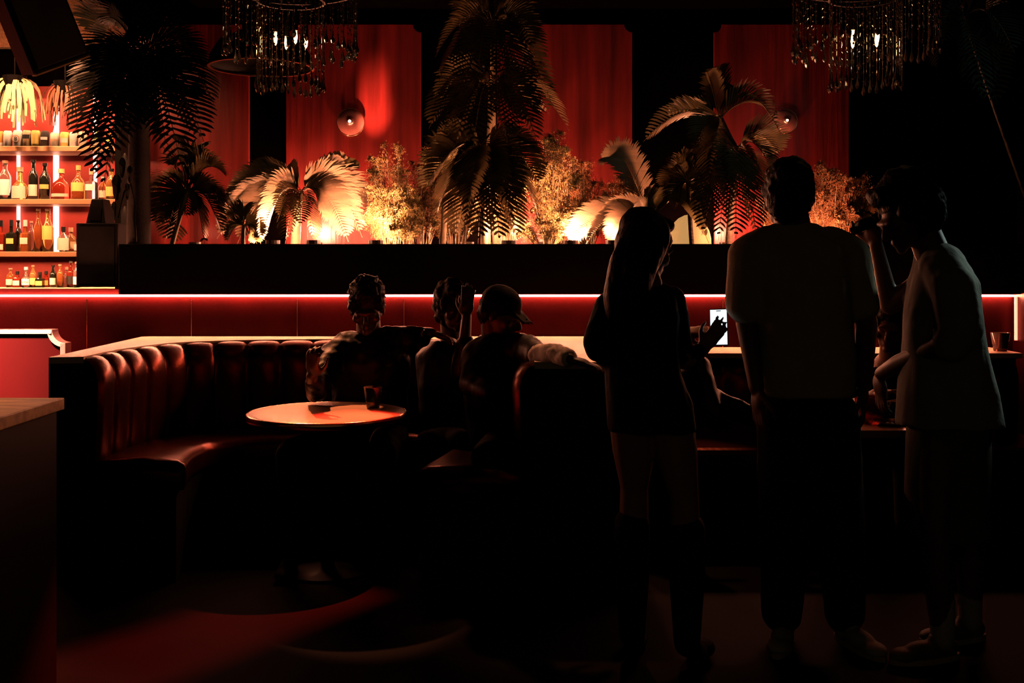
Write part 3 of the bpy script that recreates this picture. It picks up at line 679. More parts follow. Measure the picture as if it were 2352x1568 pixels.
# fine-leaved shrubs
def shrub(name, label, px, top, wid, d, n, seed, m, leaf=.035, lean=0, spread=1.0, low=556):
    rng = random.Random(seed); f0 = foot(px, d); t = thing(name, f0, label, 'plant')
    fol = MB(); st = MB()
    for i in range(n):
        u = rng.uniform(-1, 1); hh = rng.uniform(.25, 1)*(1-.35*u*u)
        x = px+lean*hh+u*wid/2; y = low-(low-top)*hh; dd = d+rng.uniform(-.22, .25)
        b = P(x, y, dd); a = f0+V((u*.05, rng.uniform(-.05, .05), 0)); c = V(((a.x+b.x)/2+u*.03, (a.y+b.y)/2, b.z+.06+.05*rng.random()))
        pts = [bez(a, c, b, k/10) for k in range(11)]; st.tube(pts, [.0045-.0003*k for k in range(11)], 4)
        for k in range(5, 30):
            tt = k/30; p = bez(a, c, b, tt); tg = (bez(a, c, b, tt+.03)-bez(a, c, b, tt-.03)).normalized()
            sd = tg.cross(V((rng.uniform(-.4, .4), 1, rng.uniform(-.4, .4)))).normalized()
            for sg in (-1, 1):
                l = leaf*2.2*math.sin(PI*min(.98, tt*1.02))**.6*rng.uniform(.6, 1.1); dr = (sd*sg+tg*.6+V((0, rng.uniform(-.4, .4), -.25))).normalized()
                for s2 in range(5):      # pinnules
                    pp = p+dr*l*(s2+.6)/5; e = dr.cross(V((rng.random()-.5, rng.random()-.5, rng.random()-.5))).normalized()
                    ls = leaf*.36*(1-.12*s2); wv = dr*ls*.4
                    for s3 in (-1, 1):
                        k0 = len(fol.v); q = pp+e*s3*ls
                        fol.v += [tuple(pp), tuple((pp+q)/2+wv), tuple(q), tuple((pp+q)/2-wv)]; fol.f.append((k0, k0+1, k0+2, k0+3))
    st.build('stems', STEM, t); fol.build('foliage', m, t)
    return t
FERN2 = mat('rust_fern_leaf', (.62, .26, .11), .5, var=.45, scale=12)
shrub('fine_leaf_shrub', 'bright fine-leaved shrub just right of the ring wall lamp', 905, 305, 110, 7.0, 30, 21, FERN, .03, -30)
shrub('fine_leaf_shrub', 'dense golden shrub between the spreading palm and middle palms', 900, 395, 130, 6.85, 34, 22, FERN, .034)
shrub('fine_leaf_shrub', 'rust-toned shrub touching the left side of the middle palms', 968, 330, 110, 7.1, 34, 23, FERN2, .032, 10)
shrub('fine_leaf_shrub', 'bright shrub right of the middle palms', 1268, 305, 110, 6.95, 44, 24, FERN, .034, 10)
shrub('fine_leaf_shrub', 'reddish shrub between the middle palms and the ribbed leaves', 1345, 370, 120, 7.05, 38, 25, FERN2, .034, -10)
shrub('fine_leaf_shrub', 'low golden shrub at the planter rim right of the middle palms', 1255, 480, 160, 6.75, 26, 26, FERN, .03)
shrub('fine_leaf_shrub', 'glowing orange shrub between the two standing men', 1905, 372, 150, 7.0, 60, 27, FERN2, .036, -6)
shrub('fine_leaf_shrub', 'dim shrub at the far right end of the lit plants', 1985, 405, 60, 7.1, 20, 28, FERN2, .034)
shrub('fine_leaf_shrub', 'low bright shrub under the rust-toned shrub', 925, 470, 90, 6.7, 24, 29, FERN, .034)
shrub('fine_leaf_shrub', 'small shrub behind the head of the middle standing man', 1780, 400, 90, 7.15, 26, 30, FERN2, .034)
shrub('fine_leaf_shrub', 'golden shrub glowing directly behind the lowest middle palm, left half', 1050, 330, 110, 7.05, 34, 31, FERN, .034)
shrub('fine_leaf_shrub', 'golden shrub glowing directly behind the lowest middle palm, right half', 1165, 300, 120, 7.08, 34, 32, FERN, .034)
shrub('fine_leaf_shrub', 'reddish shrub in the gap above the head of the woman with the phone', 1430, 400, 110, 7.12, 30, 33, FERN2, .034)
# fixtures of the uplights
for i, (x, y, e) in enumerate(UP):
    t = thing('uplight', (x, y, 1.53), 'small ground uplight hidden among the plants in the planter', 'light', 'uplights in the planter')
    MB().lathe([(.001, 0), (.045, 0), (.045, .06), (.038, .06), (.038, .05), (.001, .05)], (x, y, 1.535), 16).build('housing', DMETAL, t)
gl = thing('glow_dome', V((1.155, 6.95, 1.53)), 'softly glowing yellow dome added on the planter, right of the woman', 'lamp')  # dome added to give the yellow glow among the leaves
gx = (1583-1176)*6.95/FPX
MB().lathe([(.001, 0), (.138, 0), (.142, .03), (.14, .07), (.128, .12), (.105, .165), (.07, .2), (.03, .22), (.001, .224)], (gx, 6.95, 1.545), 40).build('shade', mat('added_yellow_glow', (.8, .5, .2), .6, emit=(1, .50, .16), estr=.55), gl, smooth=True)
MB().lathe([(.001, 0), (.12, 0), (.12, .014), (.001, .014)], (gx, 6.95, 1.531), 30).build('base', DMETAL, gl)
# plants above the bar shelf
def hanging(name, label, px, py, d, n, L, m, lw, seed, cat='plant'):
    rng = random.Random(seed); c = P(px, py, d); t = thing(name, c, label, cat)
    MB().lathe([(.001, -.02), (.06, -.02), (.075, .06), (.001, .06)], c, 14).build('pot', BLK, t)
    mb = MB()
    for i in range(n):
        a = rng.uniform(0, 2*PI); l = L*rng.uniform(.5, 1); rr = l*rng.uniform(.25, .75)
        b = c+V((math.cos(a)*rr, math.sin(a)*rr*.5-.02, -l*rng.uniform(.45, 1)))
        k = c+V((math.cos(a)*rr*.9, math.sin(a)*rr*.45, .07)); k0 = len(mb.v)
        for j in range(8):
            p = bez(c+V((0, 0, .05)), k, b, j/7); p += V((math.sin(j*1.3+i)*.006, 0, 0)); wv = V((math.sin(a), -math.cos(a)*.4, .2)).normalized()*lw*(math.sin(PI*(j+.4)/8.2)**.6)
            mb.v += [tuple(p-wv), tuple(p+wv)]
        for j in range(7): mb.f.append((k0+2*j, k0+2*j+1, k0+2*j+3, k0+2*j+2))
    mb.build('leaves', m, t); return t
hanging('hanging_staghorn', 'brightly lit hanging plant with strap leaves above the bar shelf', 34, 196, 7.0, 85, .30, mat('pale_strap_leaf', (.85, .72, .42), .45, var=.25), .014, 41)
hanging('hanging_bush', 'reddish hanging plant above the cans, right of the strap-leaved one', 150, 208, 7.1, 110, .30, mat('red_bush_leaf', (.42, .16, .09), .5, var=.4), .006, 42)
o = MB().tube([P(150, 190, 7.1), P(150, -250, 7.1)], .004, 5).build('hanging_wire', DMETAL); tag(o, 'wire holding the reddish hanging plant', 'wire')
o = MB().tube([P(34, 178, 7.0), P(34, -250, 7.0)], .004, 5).build('hanging_wire', DMETAL); tag(o, 'wire holding the strap-leaved hanging plant', 'wire')
light('hanging_plant_lamp', 'SPOT', (-3.2, 6.80, 1.95), 30, (1, .58, .26), .05, aim=P(34, 200, 7.0), spot_size=.9, spot_blend=.6)

light('corner_cool_lamp', 'SPOT', (3.3, 4.6, 2.6), 6, (.5, .85, .9), .05, aim=P(2225, 130, 5.7), spot_size=.6, spot_blend=.8)
# ------------------------------------------------------------------ wall lamps
def ring_lamp(px, py, r, label, glow):
    c = P(px, py, BACK-.06); t = thing('ring_wall_lamp', c, label, 'wall lamp', 'ring wall lamps')
    R = Matrix.Translation(-c) @ Matrix.Translation(c) @ Matrix.Rotation(PI/2, 4, 'X')
    def L(prof, name, m):
        o = MB().lathe(prof, (0, 0, 0), 40).build(name, m, t, smooth=True); o.matrix_parent_inverse = Matrix.Rotation(PI/2, 4, 'X'); return o
    L([(.001, 0), (r*.96, 0), (r, .006), (r*.96, .014), (r*.5, .03), (.001, .034)], 'glass_disc', mat('tinted_glass', (.9, .3, .25), .06, trans=.55, var=.1, spec=.8))
    for q in (.98, .86): 
        L([(r*q-.003, .01), (r*q, .016), (r*q+.004, .01)], 'metal_ring', COPPER)
    L([(.001, .03), (r*.3, .032), (r*.26, .05), (r*.12, .06), (.001, .062)], 'hub', mat('lamp_hub', (.8, .5, .4), .2, .8))
    L([(.001, .062), (r*.1, .063), (r*.07, .075), (.001, .078)], 'bulb', mat('lamp_bulb', (1, .9, .9), emit=(1, .6, .45), estr=glow))
    L([(.001, -.06), (.02, -.06), (.02, 0), (.001, 0)], 'stem', DMETAL)
ring_lamp(806, 281, .098, 'round glass ring wall lamp on the brightest red panel', 9)
ring_lamp(1803, 279, .085, 'dimmer ring wall lamp on the right panel above the standing man', 7)
# ------------------------------------------------------------------ chandeliers and pendant
CRG = mat('crystal_glint', (.9, .8, .7), .08, metal=.9, var=.1)
def chandelier(px, d, R, ytop, ylow, label, seed, tint):
    rng = random.Random(seed); c = P(px, 0, d); x, y = c.x, c.y; zt = P(0, ytop, d).z; zl = P(0, ylow, d).z
    t = thing('crystal_chandelier', (x, y, 3.75), label, 'chandelier', )
    MB().tube([(x, y, 3.749), (x, y, zt+.42)], .012, 8).build('rod', DMETAL, t)
    MB().lathe([(.001, 0), (.07, 0), (.05, -.04), (.001, -.04)], (x, y, 3.749), 20).build('ceiling_cap', DMETAL, t)
    for r_, z in ((R, zt+.30), (R*.5, zt+.24)):
        MB().lathe([(r_-.008, z), (r_+.004, z), (r_+.004, z+.02), (r_-.008, z+.02), (r_-.008, z)], (x, y, 0), 48, cap=False).build('ring_frame', DMETAL, t)
        b = MB()
        for k in range(6):
            a = PI/3*k; b.tube([(x, y, zt+.42), (x+r_*math.cos(a), y+r_*math.sin(a), z+.01)], .004, 5)
        b.build('spokes', DMETAL, t)
    def strand(a, r_, z1, z0, k):
        q = MB(); cx, cy = x+r_*math.cos(a), y+r_*math.sin(a); L = z1-z0
        q.tube([(cx, cy, z1), (cx, cy, z0+.03)], .0012, 3); z = z1-rng.uniform(.01, .03)
        while z > z0+.07:
            h = rng.choice([.010, .010, .014, .03]); w_ = .0055 if h < .02 else .004
            s_ = rng.uniform(0, 1)
            q.lathe([(.0004, 0), (w_, -h*.45), (.0004, -h)], (cx, cy, z), 5); z -= h+rng.uniform(.012, .03)
        q.lathe([(.0004, 0), (.004, -.03), (.0105, -.052), (.007, -.064), (.0004, -.07)], (cx, cy, z0+.07), 6)
        q.build('crystal_strand', CRYS if k % 7 else CRG, t)
    n1 = 62
    for k in range(n1):
        a = 2*PI*k/n1+rng.uniform(-.03, .03); strand(a, R*rng.uniform(.93, 1.02), zt+.30, zt+rng.uniform(-.02, .03), k)
    n2 = 34
    for k in range(n2):
        a = 2*PI*k/n2; strand(a, R*.5*rng.uniform(.95, 1.02), zt+.24, zl+rng.uniform(-.01, .03), k+1)
    for k in range(4):
        a = PI/2*k+.5; bx_, by_ = x+.07*math.cos(a), y+.07*math.sin(a); zz = zt+.07
        MB().lathe([(.001, .12), (.011, .12), (.011, .03), (.001, .03)], (bx_, by_, zz), 10).build('candle_sleeve', DMETAL, t)
        MB().lathe([(.001, .03), (.006, .028), (.009, .0), (.006, -.022), (.001, -.03)], (bx_, by_, zz), 10).build('bulb', tint, t, smooth=True)
        light('chandelier_lamp', 'POINT', (bx_, by_, zz-.045), .05, (1, .5, .22), .01)
BULB = mat('filament_bulb', (1, .8, .5), emit=(1, .55, .22), estr=9)
chandelier(668, 4.8, .30, 128, 212, 'left two-tiered crystal chandelier hanging before the red panel', 51, BULB)
chandelier(1987, 4.6, .30, 126, 210, 'right two-tiered crystal chandelier hanging in front of the dark wall', 52, BULB)
pc = P(600, 0, 6.0); zr = P(0, 155, 6.0).z; rp = .29
t = thing('dome_pendant', (pc.x, 6.0, 3.75), 'black dome pendant with thin copper rim behind the left chandelier', 'pendant lamp')
MB().tube([(pc.x, 6.0, 3.749), (pc.x, 6.0, zr+.2)], .008, 8).build('rod', DMETAL, t)
MB().lathe([(rp, 0), (rp*.97, .06), (rp*.8, .14), (rp*.4, .2), (.001, .215), (.001, .205), (rp*.38, .19), (rp*.77, .13), (rp*.95, .055), (rp-.006, 0), (rp, 0)], (pc.x, 6.0, zr), 48, cap=False).build('shade', BLK, t, smooth=True)
MB().lathe([(rp-.012, -.004), (rp+.004, -.004), (rp+.004, .004), (rp-.012, .004), (rp-.012, -.004)], (pc.x, 6.0, zr), 64, cap=False).build('rim', COPPER, t)
# fixtures added for the unseen spots
def added_spot(loc, aim, label):
    loc = V(loc); d = (V(aim)-loc).normalized(); t = thing('added_spotlight', (loc.x, loc.y, 3.75), label, 'spotlight', 'spotlights added out of view')
    MB().tube([V((loc.x, loc.y, 3.749)), loc-d*.12], .012, 8).build('arm', DMETAL, t)
    MB().tube([loc-d*.14, loc-d*.03], .045, 16).build('housing', DMETAL, t)
for l, a in (((-1.75, 7.1, 3.3), (-.9, 5.08, .75)), ((.5, 6.6, 3.4), (.38, 5.4, 1)), ((2.2, 6.7, 3.4), (1.75, 4.9, .8)), ((1.0, 6.9, 3.4), (.88, 5.6, 1.05)), ((3.3, 5.0, 2.5), (1.8, 4.02, 1.3))):
    added_spot(l, a, 'small black spotlight added out of view to light the room below')
# unseen added box: a slotted front plate shapes the beam that crosses the floor
d = (SLOT_AIM-SLOT).normalized(); hz = V((d.x, d.y, 0)).normalized(); sd = d.cross(V((0, 0, 1))).normalized(); up = sd.cross(d).normalized()
t = thing('added_beam_box', (SLOT.x, SLOT.y, 3.75), 'unseen black spotlight added to throw the narrow red beam on the floor', 'spotlight')
MB().tube([V((SLOT.x, SLOT.y, 3.749)), SLOT-d*.1], .012, 8).build('arm', DMETAL, t)
q = MB(); dist = .2; hw, hh = .0135, .037; c0 = SLOT+d*dist; B = .12
for (a0, a1, b0, b1) in ((-B, -hw, -B, B), (hw, B, -B, B), (-hw, hw, -B, -hh), (-hw, hw, hh, B)):
    q.obox(c0+sd*a0+up*b0, sd*(a1-a0), up*(b1-b0), d*.004)
for sx, sy, ux, uy in ((-B, -B, 0, 1), (B, -B, 0, 1), (-B, -B, 1, 0), (-B, B, 1, 0)):
    q.obox(SLOT-d*.1+sd*sx+up*sy, (up*2*B if uy else sd*2*B), d*(dist+.1), (sd if uy else up)*.004)
q.build('slotted_housing', BLK, t)

# ------------------------------------------------------------------ people
class Blob:
    """overlapping tapered volumes, fused into one continuous skin by a voxel remesh"""
    def __init__(s): s.b = MB()
    def ell(s, c, r, R=None):
        c = V(c); R = R or Matrix(); k = len(s.b.v); n, m = 16, 10; r = V((r, r, r)) if not hasattr(r, '__len__') else V(r)
        for i in range(m+1):
            for j in range(n):
                a = PI*i/m; q = 2*PI*j/n
                rr = max(.002, math.sin(a))
                s.b.v.append(tuple(c+(R.to_3x3() @ V((r.x*rr*math.cos(q), r.y*rr*math.sin(q), r.z*math.cos(a))))))
        for i in range(m):
            for j in range(n): s.b.f.append((k+i*n+j, k+(i+1)*n+j, k+(i+1)*n+(j+1) % n, k+i*n+(j+1) % n))
        s.b.f.append(tuple(k+j for j in range(n))); s.b.f.append(tuple(k+m*n+j for j in range(n))[::-1]); return s
    def cap(s, pts, rs, sq=None):
        """tapered limb along pts"""
        pts = [V(p) for p in pts]
        if not hasattr(rs, '__len__'): rs = [rs]*len(pts)
        for i in range(len(pts)-1):
            a, b = pts[i], pts[i+1]; d = b-a; L = d.length
            if L < 1e-5: continue
            q = d.to_track_quat('Z', 'Y'); k = len(s.b.v); n = 14; rings = []
            for t in range(5): rings.append((-rs[i]*math.cos(PI/2*t/4), rs[i]*math.sin(PI/2*t/4)))
            for t in range(1, 5): rings.append((L+rs[i+1]*math.sin(PI/2*t/4), rs[i+1]*math.cos(PI/2*t/4)))
            rings.insert(5, (L, rs[i+1]))
            for z, r in rings:
                r = max(r, .0006)
                for j in range(n): s.b.v.append(tuple(a+q @ V((r*math.cos(2*PI*j/n), r*math.sin(2*PI*j/n), z))))
            m = len(rings)
            for u in range(m-1):
                for j in range(n): s.b.f.append((k+u*n+j, k+u*n+(j+1) % n, k+(u+1)*n+(j+1) % n, k+(u+1)*n+j))
            s.b.f.append(tuple(k+j for j in range(n))[::-1]); s.b.f.append(tuple(k+(m-1)*n+j for j in range(n)))
        return s
    def loft(s, secs):
        """secs: (centre, half width x, half depth y, yaw)"""
        n = 28; k = len(s.b.v)
        for c, rx, ry, yaw in secs:
            c = V(c)
            for j in range(n):
                q = 2*PI*j/n; e = .82
                x = rx*math.copysign(abs(math.cos(q))**e, math.cos(q)); y = ry*math.copysign(abs(math.sin(q))**e, math.sin(q))
                s.b.v.append((c.x+x*math.cos(yaw)-y*math.sin(yaw), c.y+x*math.sin(yaw)+y*math.cos(yaw), c.z))
        m = len(secs)
        for i in range(m-1):
            for j in range(n): s.b.f.append((k+i*n+j, k+i*n+(j+1) % n, k+(i+1)*n+(j+1) % n, k+(i+1)*n+j))
        s.b.f.append(tuple(k+j for j in range(n))[::-1]); s.b.f.append(tuple(k+(m-1)*n+j for j in range(n))); return s
    def build(s, name, m, parent, vox=.01, smooth=2, wr=0, wscale=14, wz=.35, seed=0):
        o = s.b.build(name+'_tmp', m)
        bm = bmesh.new(); bm.from_mesh(o.data); bmesh.ops.recalc_face_normals(bm, faces=bm.faces); bm.to_mesh(o.data); bm.free()
        r = o.modifiers.new('r', 'REMESH'); r.mode = 'VOXEL'; r.voxel_size = vox; r.adaptivity = 0
        if smooth:
            q = o.modifiers.new('s', 'SMOOTH'); q.iterations = smooth; q.factor = .5
        dg = bpy.context.evaluated_depsgraph_get(); me = bpy.data.meshes.new_from_object(o.evaluated_get(dg))
        bpy.data.objects.remove(o)
        if wr:
            vs = [v.co.copy() for v in me.vertices]; ns = [v.normal.copy() for v in me.vertices]
            for v, c, nn in zip(me.vertices, vs, ns):
                f = noise.noise(V((c.x*wscale+seed, c.y*wscale, c.z*wscale*wz)))+.5*noise.noise(V((c.x*wscale*2.3, c.y*wscale*2.3+seed, c.z*wscale*wz*3)))
                v.co = c+nn*f*wr
        me.materials.clear(); me.materials.append(m); me.polygons.foreach_set('use_smooth', [True]*len(me.polygons))
        me.name = name; r = bpy.data.objects.new(name, me); C.objects.link(r)
        if parent: r.parent = parent; r.matrix_parent_inverse = Matrix.Translation(-parent.location)
        return r
def rot(yaw=0, pitch=0, roll=0):
    """face looks along -Y at yaw 0; yaw turns it to the picture's right when positive; pitch > 0 looks down"""
    return Matrix.Rotation(yaw, 4, 'Z') @ Matrix.Rotation(roll, 4, 'Y') @ Matrix.Rotation(pitch, 4, 'X')
def head(B, c, R, s=1.0, neck=None, nr=.055):
    c = V(c); f = lambda x, y, z: c+R.to_3x3() @ V((x, y, z))*s
    e = lambda p, r, RR=None: B.ell(f(*p), V(r)*s, R @ RR if RR else R)
    e((0, .015, .035), (.074, .092, .085)); e((0, -.02, -.01), (.066, .072, .085)); e((0, -.035, -.065), (.052, .055, .045))
    e((0, -.078, -.098), (.022, .018, .018))                       # chin
    e((0, -.088, .012), (.056, .018, .012))                        # brow
    B.cap([f(0, -.092, .004), f(0, -.112, -.030)], [.009*s, .013*s]); e((0, -.104, -.038), (.017, .012, .009))   # nose
    e((0, -.088, -.064), (.024, .012, .007)); e((0, -.086, -.075), (.021, .012, .008))    # lips
    for q in (-1, 1):
        e((q*.031, -.080, -.004), (.014, .012, .010)); e((q*.048, -.062, -.03), (.02, .02, .022))
        e((q*.077, .012, -.018), (.009, .019, .032), Matrix.Rotation(.25*q, 4, 'Z'))     # ears
    if neck is not None: B.cap([f(0, .03, -.05), V(neck)], [nr*s, nr*1.1*s])
def cap_hair(c, R, s=1.0, crown=1.0, back=.0, front=.0):
    B = Blob(); c = V(c); f = lambda x, y, z: c+R.to_3x3() @ V((x, y, z))*s
    B.ell(f(0, .028, .052), V((.086, .100, .090*crown))*s, R); B.ell(f(0, .055, .0), V((.080, .070, .085))*s, R)
    B.ell(f(0, -.045, .095), V((.062, .045, .035))*s, R)
    for q in (-1, 1): B.ell(f(q*.068, -.01, .025), V((.018, .05, .045))*s, R)
    return B
def hand(B, wrist, d, nrm, curl=.5, s=1.0, thumb=1, spread=.10):
    """d: where the palm points, nrm: back-of-hand normal"""
    wrist = V(wrist); d = V(d).normalized(); nrm = V(nrm); nrm = (nrm-d*nrm.dot(d)).normalized(); sd = d.cross(nrm).normalized()*thumb
    pc = wrist+d*.05*s; M = Matrix((sd, d, nrm)).transposed().to_4x4()
    B.ell(pc, V((.040, .052, .017))*s, M); B.ell(pc+sd*.012*s, V((.030, .045, .019))*s, M)
    for i, (off, ln) in enumerate(((.030, .078), (.010, .088), (-.010, .082), (-.029, .064))):
        p = wrist+(d*.092+sd*off-(d*.004*abs(i-1)))*s; dd = (d+sd*(off/.03)*spread).normalized(); pts = [p-dd*.02*s]
        a = 0; q = p
        for k, fr in enumerate((.45, .32, .23)):
            v = dd*math.cos(a)-nrm*math.sin(a); pts.append(q+v*ln*fr*s) if k else pts.append(q); 
            if k == 0: q = q+v*ln*fr*s; pts.append(q)
            else: q = pts[-1]
            a += curl*(1.0 if k == 0 else .8)
        B.cap(pts, [.0095*s, .0092*s, .0085*s, .008*s, .007*s][:len(pts)])
    t0 = wrist+(d*.02+sd*.028)*s; t1 = wrist+(d*.055+sd*.058-nrm*.010)*s; t2 = t1+(d*.032+sd*.010-nrm*.012)*s*(1); t3 = t2+(d*.024-sd*.004-nrm*.008)*s
    B.cap([t0, t1, t2, t3], [.014*s, .0115*s, .0098*s, .008*s])
def shoe(parent, heel, toe, m, s=1.0, name='shoe'):
    heel, toe = V(heel), V(toe); B = Blob(); d = (toe-heel).normalized(); up = V((0, 0, 1))
    q = Matrix.Rotation(math.atan2(d.y, d.x)-PI/2, 4, 'Z'); L = (toe-heel).length; f = lambda t, z: heel+d*L*t+up*z
    B.ell(f(.18, .045), (.038, .052, .042), q); B.ell(f(.5, .04), (.041, .09, .036), q); B.ell(f(.80, .030), (.046, .062, .026), q); B.ell(f(.25, .075), (.036, .05, .035), q)
    o = B.build(name, m, parent, vox=.007, smooth=2)
    K = MB(); n = 20
    for z in (.001, .022):
        for j in range(n):
            a = 2*PI*j/n; w_ = .046*(1 if math.sin(a) > 0 else .88); K.v.append(tuple(f(.5+.54*math.sin(a), z)+V((d.y, -d.x, 0))*w_*math.cos(a)))
    for j in range(n): K.f.append((j, (j+1) % n, n+(j+1) % n, n+j))
    K.f.append(tuple(range(n))[::-1]); K.f.append(tuple(range(n, 2*n)))
    K.build('sole', CLOTHB if m is not CLOTHK else CLOTHK, o)
    return o
def person(loc, label): return thing('person', loc, label, 'person')

# --- seated man facing the camera, arm along the seat back
pA = person(P(843, 990, 5.6), 'seated man with short curly hair behind the round table, arm along the seat back')
hc = P(843, 706, 5.52); RA = rot(.05, .38, -.03)
B = Blob(); head(B, hc, RA, 1.06, neck=P(848, 785, 5.62), nr=.058)
sl, sr = P(768, 815, 5.58), P(930, 785, 5.62); el, wl = P(722, 905, 5.35), P(716, 862, 5.16); er, wr_ = P(975, 768, 5.66), P(1000, 760, 5.6)
B.cap([P(845, 810, 5.66), P(845, 930, 5.64)], [.09, .10]); B.cap([sl, el, wl], [.052, .042, .028]); B.cap([sr, er, P(990, 764, 5.62)], [.052, .04, .028])
hand(B, wl, (.1, -.35, .65), (-.3, -1, .3), .9, 1.0, 1); hand(B, P(990, 764, 5.62), (.9, -.3, -.25), (.1, .1, 1), .5, 1.0, -1)
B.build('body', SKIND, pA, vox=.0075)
cap_hair(hc, RA, 1.08, 1.12).build('hair', HAIR, pA, vox=.009, smooth=1, wr=.016, wscale=44, wz=1)
B = Blob(); B.loft([(P(850, 1010, 5.66), .20, .13, 0), (P(850, 900, 5.66), .20, .14, 0), (P(850, 830, 5.62), .215, .135, 0), (P(850, 785, 5.62), .17, .11, 0), (P(846, 762, 5.62), .075, .08, 0)])
B.cap([P(800, 795, 5.62), sl, P(735, 868, 5.42), P(728, 892, 5.34)], [.085, .078, .066, .062]); B.cap([P(728, 895, 5.34), P(722, 875, 5.22)], [.055, .047])
B.cap([P(890, 785, 5.62), P(935, 778, 5.62), P(962, 776, 5.64)], [.085, .075, .062]); B.cap([P(962, 778, 5.64), P(956, 800, 5.6)], [.05, .03])
B.build('jacket', CLOTHS, pA, vox=.011, wr=.010, wscale=16, wz=.8, seed=1)
B = Blob(); hipA = P(850, 1030, 5.58)
for sx, kx, kd in ((-.11, 668, 5.0), (.10, 880, 5.02)):
    k = P(kx, 1022, kd); k.z = .56; B.cap([hipA+V((sx, 0, .06)), k, V((k.x, k.y+.06, .12))], [.10, .072, .05])
B.ell(hipA+V((0, .03, .08)), (.2, .15, .12)); B.build('trousers', CLOTHK, pA, vox=.012, wr=.006)
for kx, kd in ((668, 5.04), (880, 5.06)):
    k = P(kx, 1022, kd); shoe(pA, (k.x, k.y+.06, 0), (k.x, k.y-.20, 0), CLOTHK)
o = MB().tube([P(975+7*math.cos(a), 768+10*math.sin(a), 5.58+.05*math.cos(a)) for a in [i*PI/8 for i in range(17)]], .004, 6).build('wristwatch', COPPER, pA)

# --- seated friend with raised forearm
pB = person(P(1035, 990, 5.75), 'seated person with shaggy hair beside the one in the cap, forearm raised')
hc = P(1040, 706, 5.72); RB = rot(.5, .15, 0); B = Blob(); head(B, hc, RB, 1.02, neck=P(1040, 790, 5.8))
B.cap([P(1035, 810, 5.82), P(1035, 950, 5.8)], [.08, .09]); eb = P(1062, 850, 5.42); wb = P(1072, 726, 5.42)
B.cap([P(1075, 820, 5.7), eb, wb], [.05, .040, .026]); hand(B, wb, (.05, .05, 1), (-.3, -1, 0), .25, .95, -1)
B.build('body', SKIND, pB, vox=.0075)
B = cap_hair(hc, RB, 1.06, 1.05); B.ell(P(1030, 700, 5.75), (.085, .09, .12)); B.build('hair', HAIR, pB, vox=.009, smooth=1, wr=.014, wscale=34, wz=.7)
B = Blob(); B.loft([(P(1035, 1010, 5.78), .17, .12, 0), (P(1035, 880, 5.8), .18, .13, 0), (P(1035, 815, 5.8), .19, .12, 0), (P(1035, 780, 5.8), .11, .09, 0)])
B.cap([P(1070, 815, 5.74), P(1062, 855, 5.45), P(1068, 790, 5.42)], [.07, .058, .05]); B.build('top', CLOTHS, pB, vox=.011, wr=.008)
B = Blob()
for kx in (985, 1060):
    k = P(kx, 1030, 5.3); k.z = .56; B.cap([P(1035, 1020, 5.72), k, V((k.x, k.y, .12))], [.10, .07, .05])
B.build('trousers', CLOTHK, pB, vox=.012, wr=.005)
for kx in (985, 1060):
    k = P(kx, 1030, 5.3); shoe(pB, (k.x, k.y+.03, 0), (k.x, k.y-.22, 0), CLOTHK)

# --- person in a peaked cap, leaning, facing right
pC = person(P(1160, 1010, 5.2), 'person in a peaked cap facing right, leaning an elbow on the wooden divider')
hc = P(1152, 718, 5.25); RC = rot(1.25, .42, 0); B = Blob(); head(B, hc, RC, 1.04, neck=P(1135, 790, 5.3))
B.cap([P(1145, 820, 5.31), P(1160, 960, 5.28)], [.08, .09]); hb = P(1288, 838, 5.0)
B.cap([P(1215, 800, 5.15), P(1232, 815, 4.9), P(1308, 824, 4.62)], [.05, .040, .028]); hand(B, P(1308, 824, 4.62), (.9, -.2, -.25), (0, 0, 1), .5, 1, -1)
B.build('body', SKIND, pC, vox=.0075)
B = Blob(); f = lambda x, y, z: hc+RC.to_3x3() @ V((x, y, z))
B.ell(f(0, .02, .045), (.092, .108, .088), RC); B.ell(f(0, .035, .01), (.086, .092, .06), RC)
for k in range(7):
    a = (k-3)/3*.62; B.cap([f(.07*math.sin(a)/.6, -.07, .038), f(.062*math.sin(a)/.6, -.165+.02*abs(k-3)/3, .018-.01*abs(k-3)/3)], [.008, .006])
B.build('peaked_cap', CLOTHK, pC, vox=.008, smooth=2)
B = Blob(); B.ell(f(0, .06, -.02), (.082, .06, .075), RC); B.build('hair', HAIR, pC, vox=.009, smooth=1, wr=.01, wscale=40)
B = Blob(); B.loft([(P(1165, 1030, 5.3), .20, .15, .3), (P(1165, 900, 5.28), .215, .16, .3), (P(1160, 830, 5.27), .215, .15, .3), (P(1150, 785, 5.28), .15, .12, .3), (P(1142, 765, 5.28), .07, .07, .3)])
B.cap([P(1190, 800, 5.2), P(1215, 805, 5.12), P(1232, 815, 4.92)], [.085, .075, .055]); B.cap([P(1100, 815, 5.25), P(1085, 880, 5.1), P(1125, 900, 4.95)], [.08, .062, .05])
B.build('jacket', CLOTHS, pC, vox=.011, wr=.009, wscale=15, seed=4)
slv = Blob(); slv.cap([P(1236, 815, 4.88), P(1272, 812, 4.76), P(1304, 822, 4.64)], [.050, .048, .042])
strm = mat('striped_sleeve_cloth', (.75, .52, .42), .7, var=.55, scale=7, stretch=(6, .4, .4)); slv.build('sleeve', strm, pC, vox=.009, wr=.006, wscale=26, wz=1)
B = Blob()
for kx, kd in ((1120, 4.85), (1235, 4.8)):
    k = P(kx, 990, kd); k.z = .58; B.cap([P(1165, 1020, 5.25), k, V((k.x, k.y-.02, .12))], [.11, .074, .052])
B.build('trousers', CLOTHK, pC, vox=.012, wr=.006)
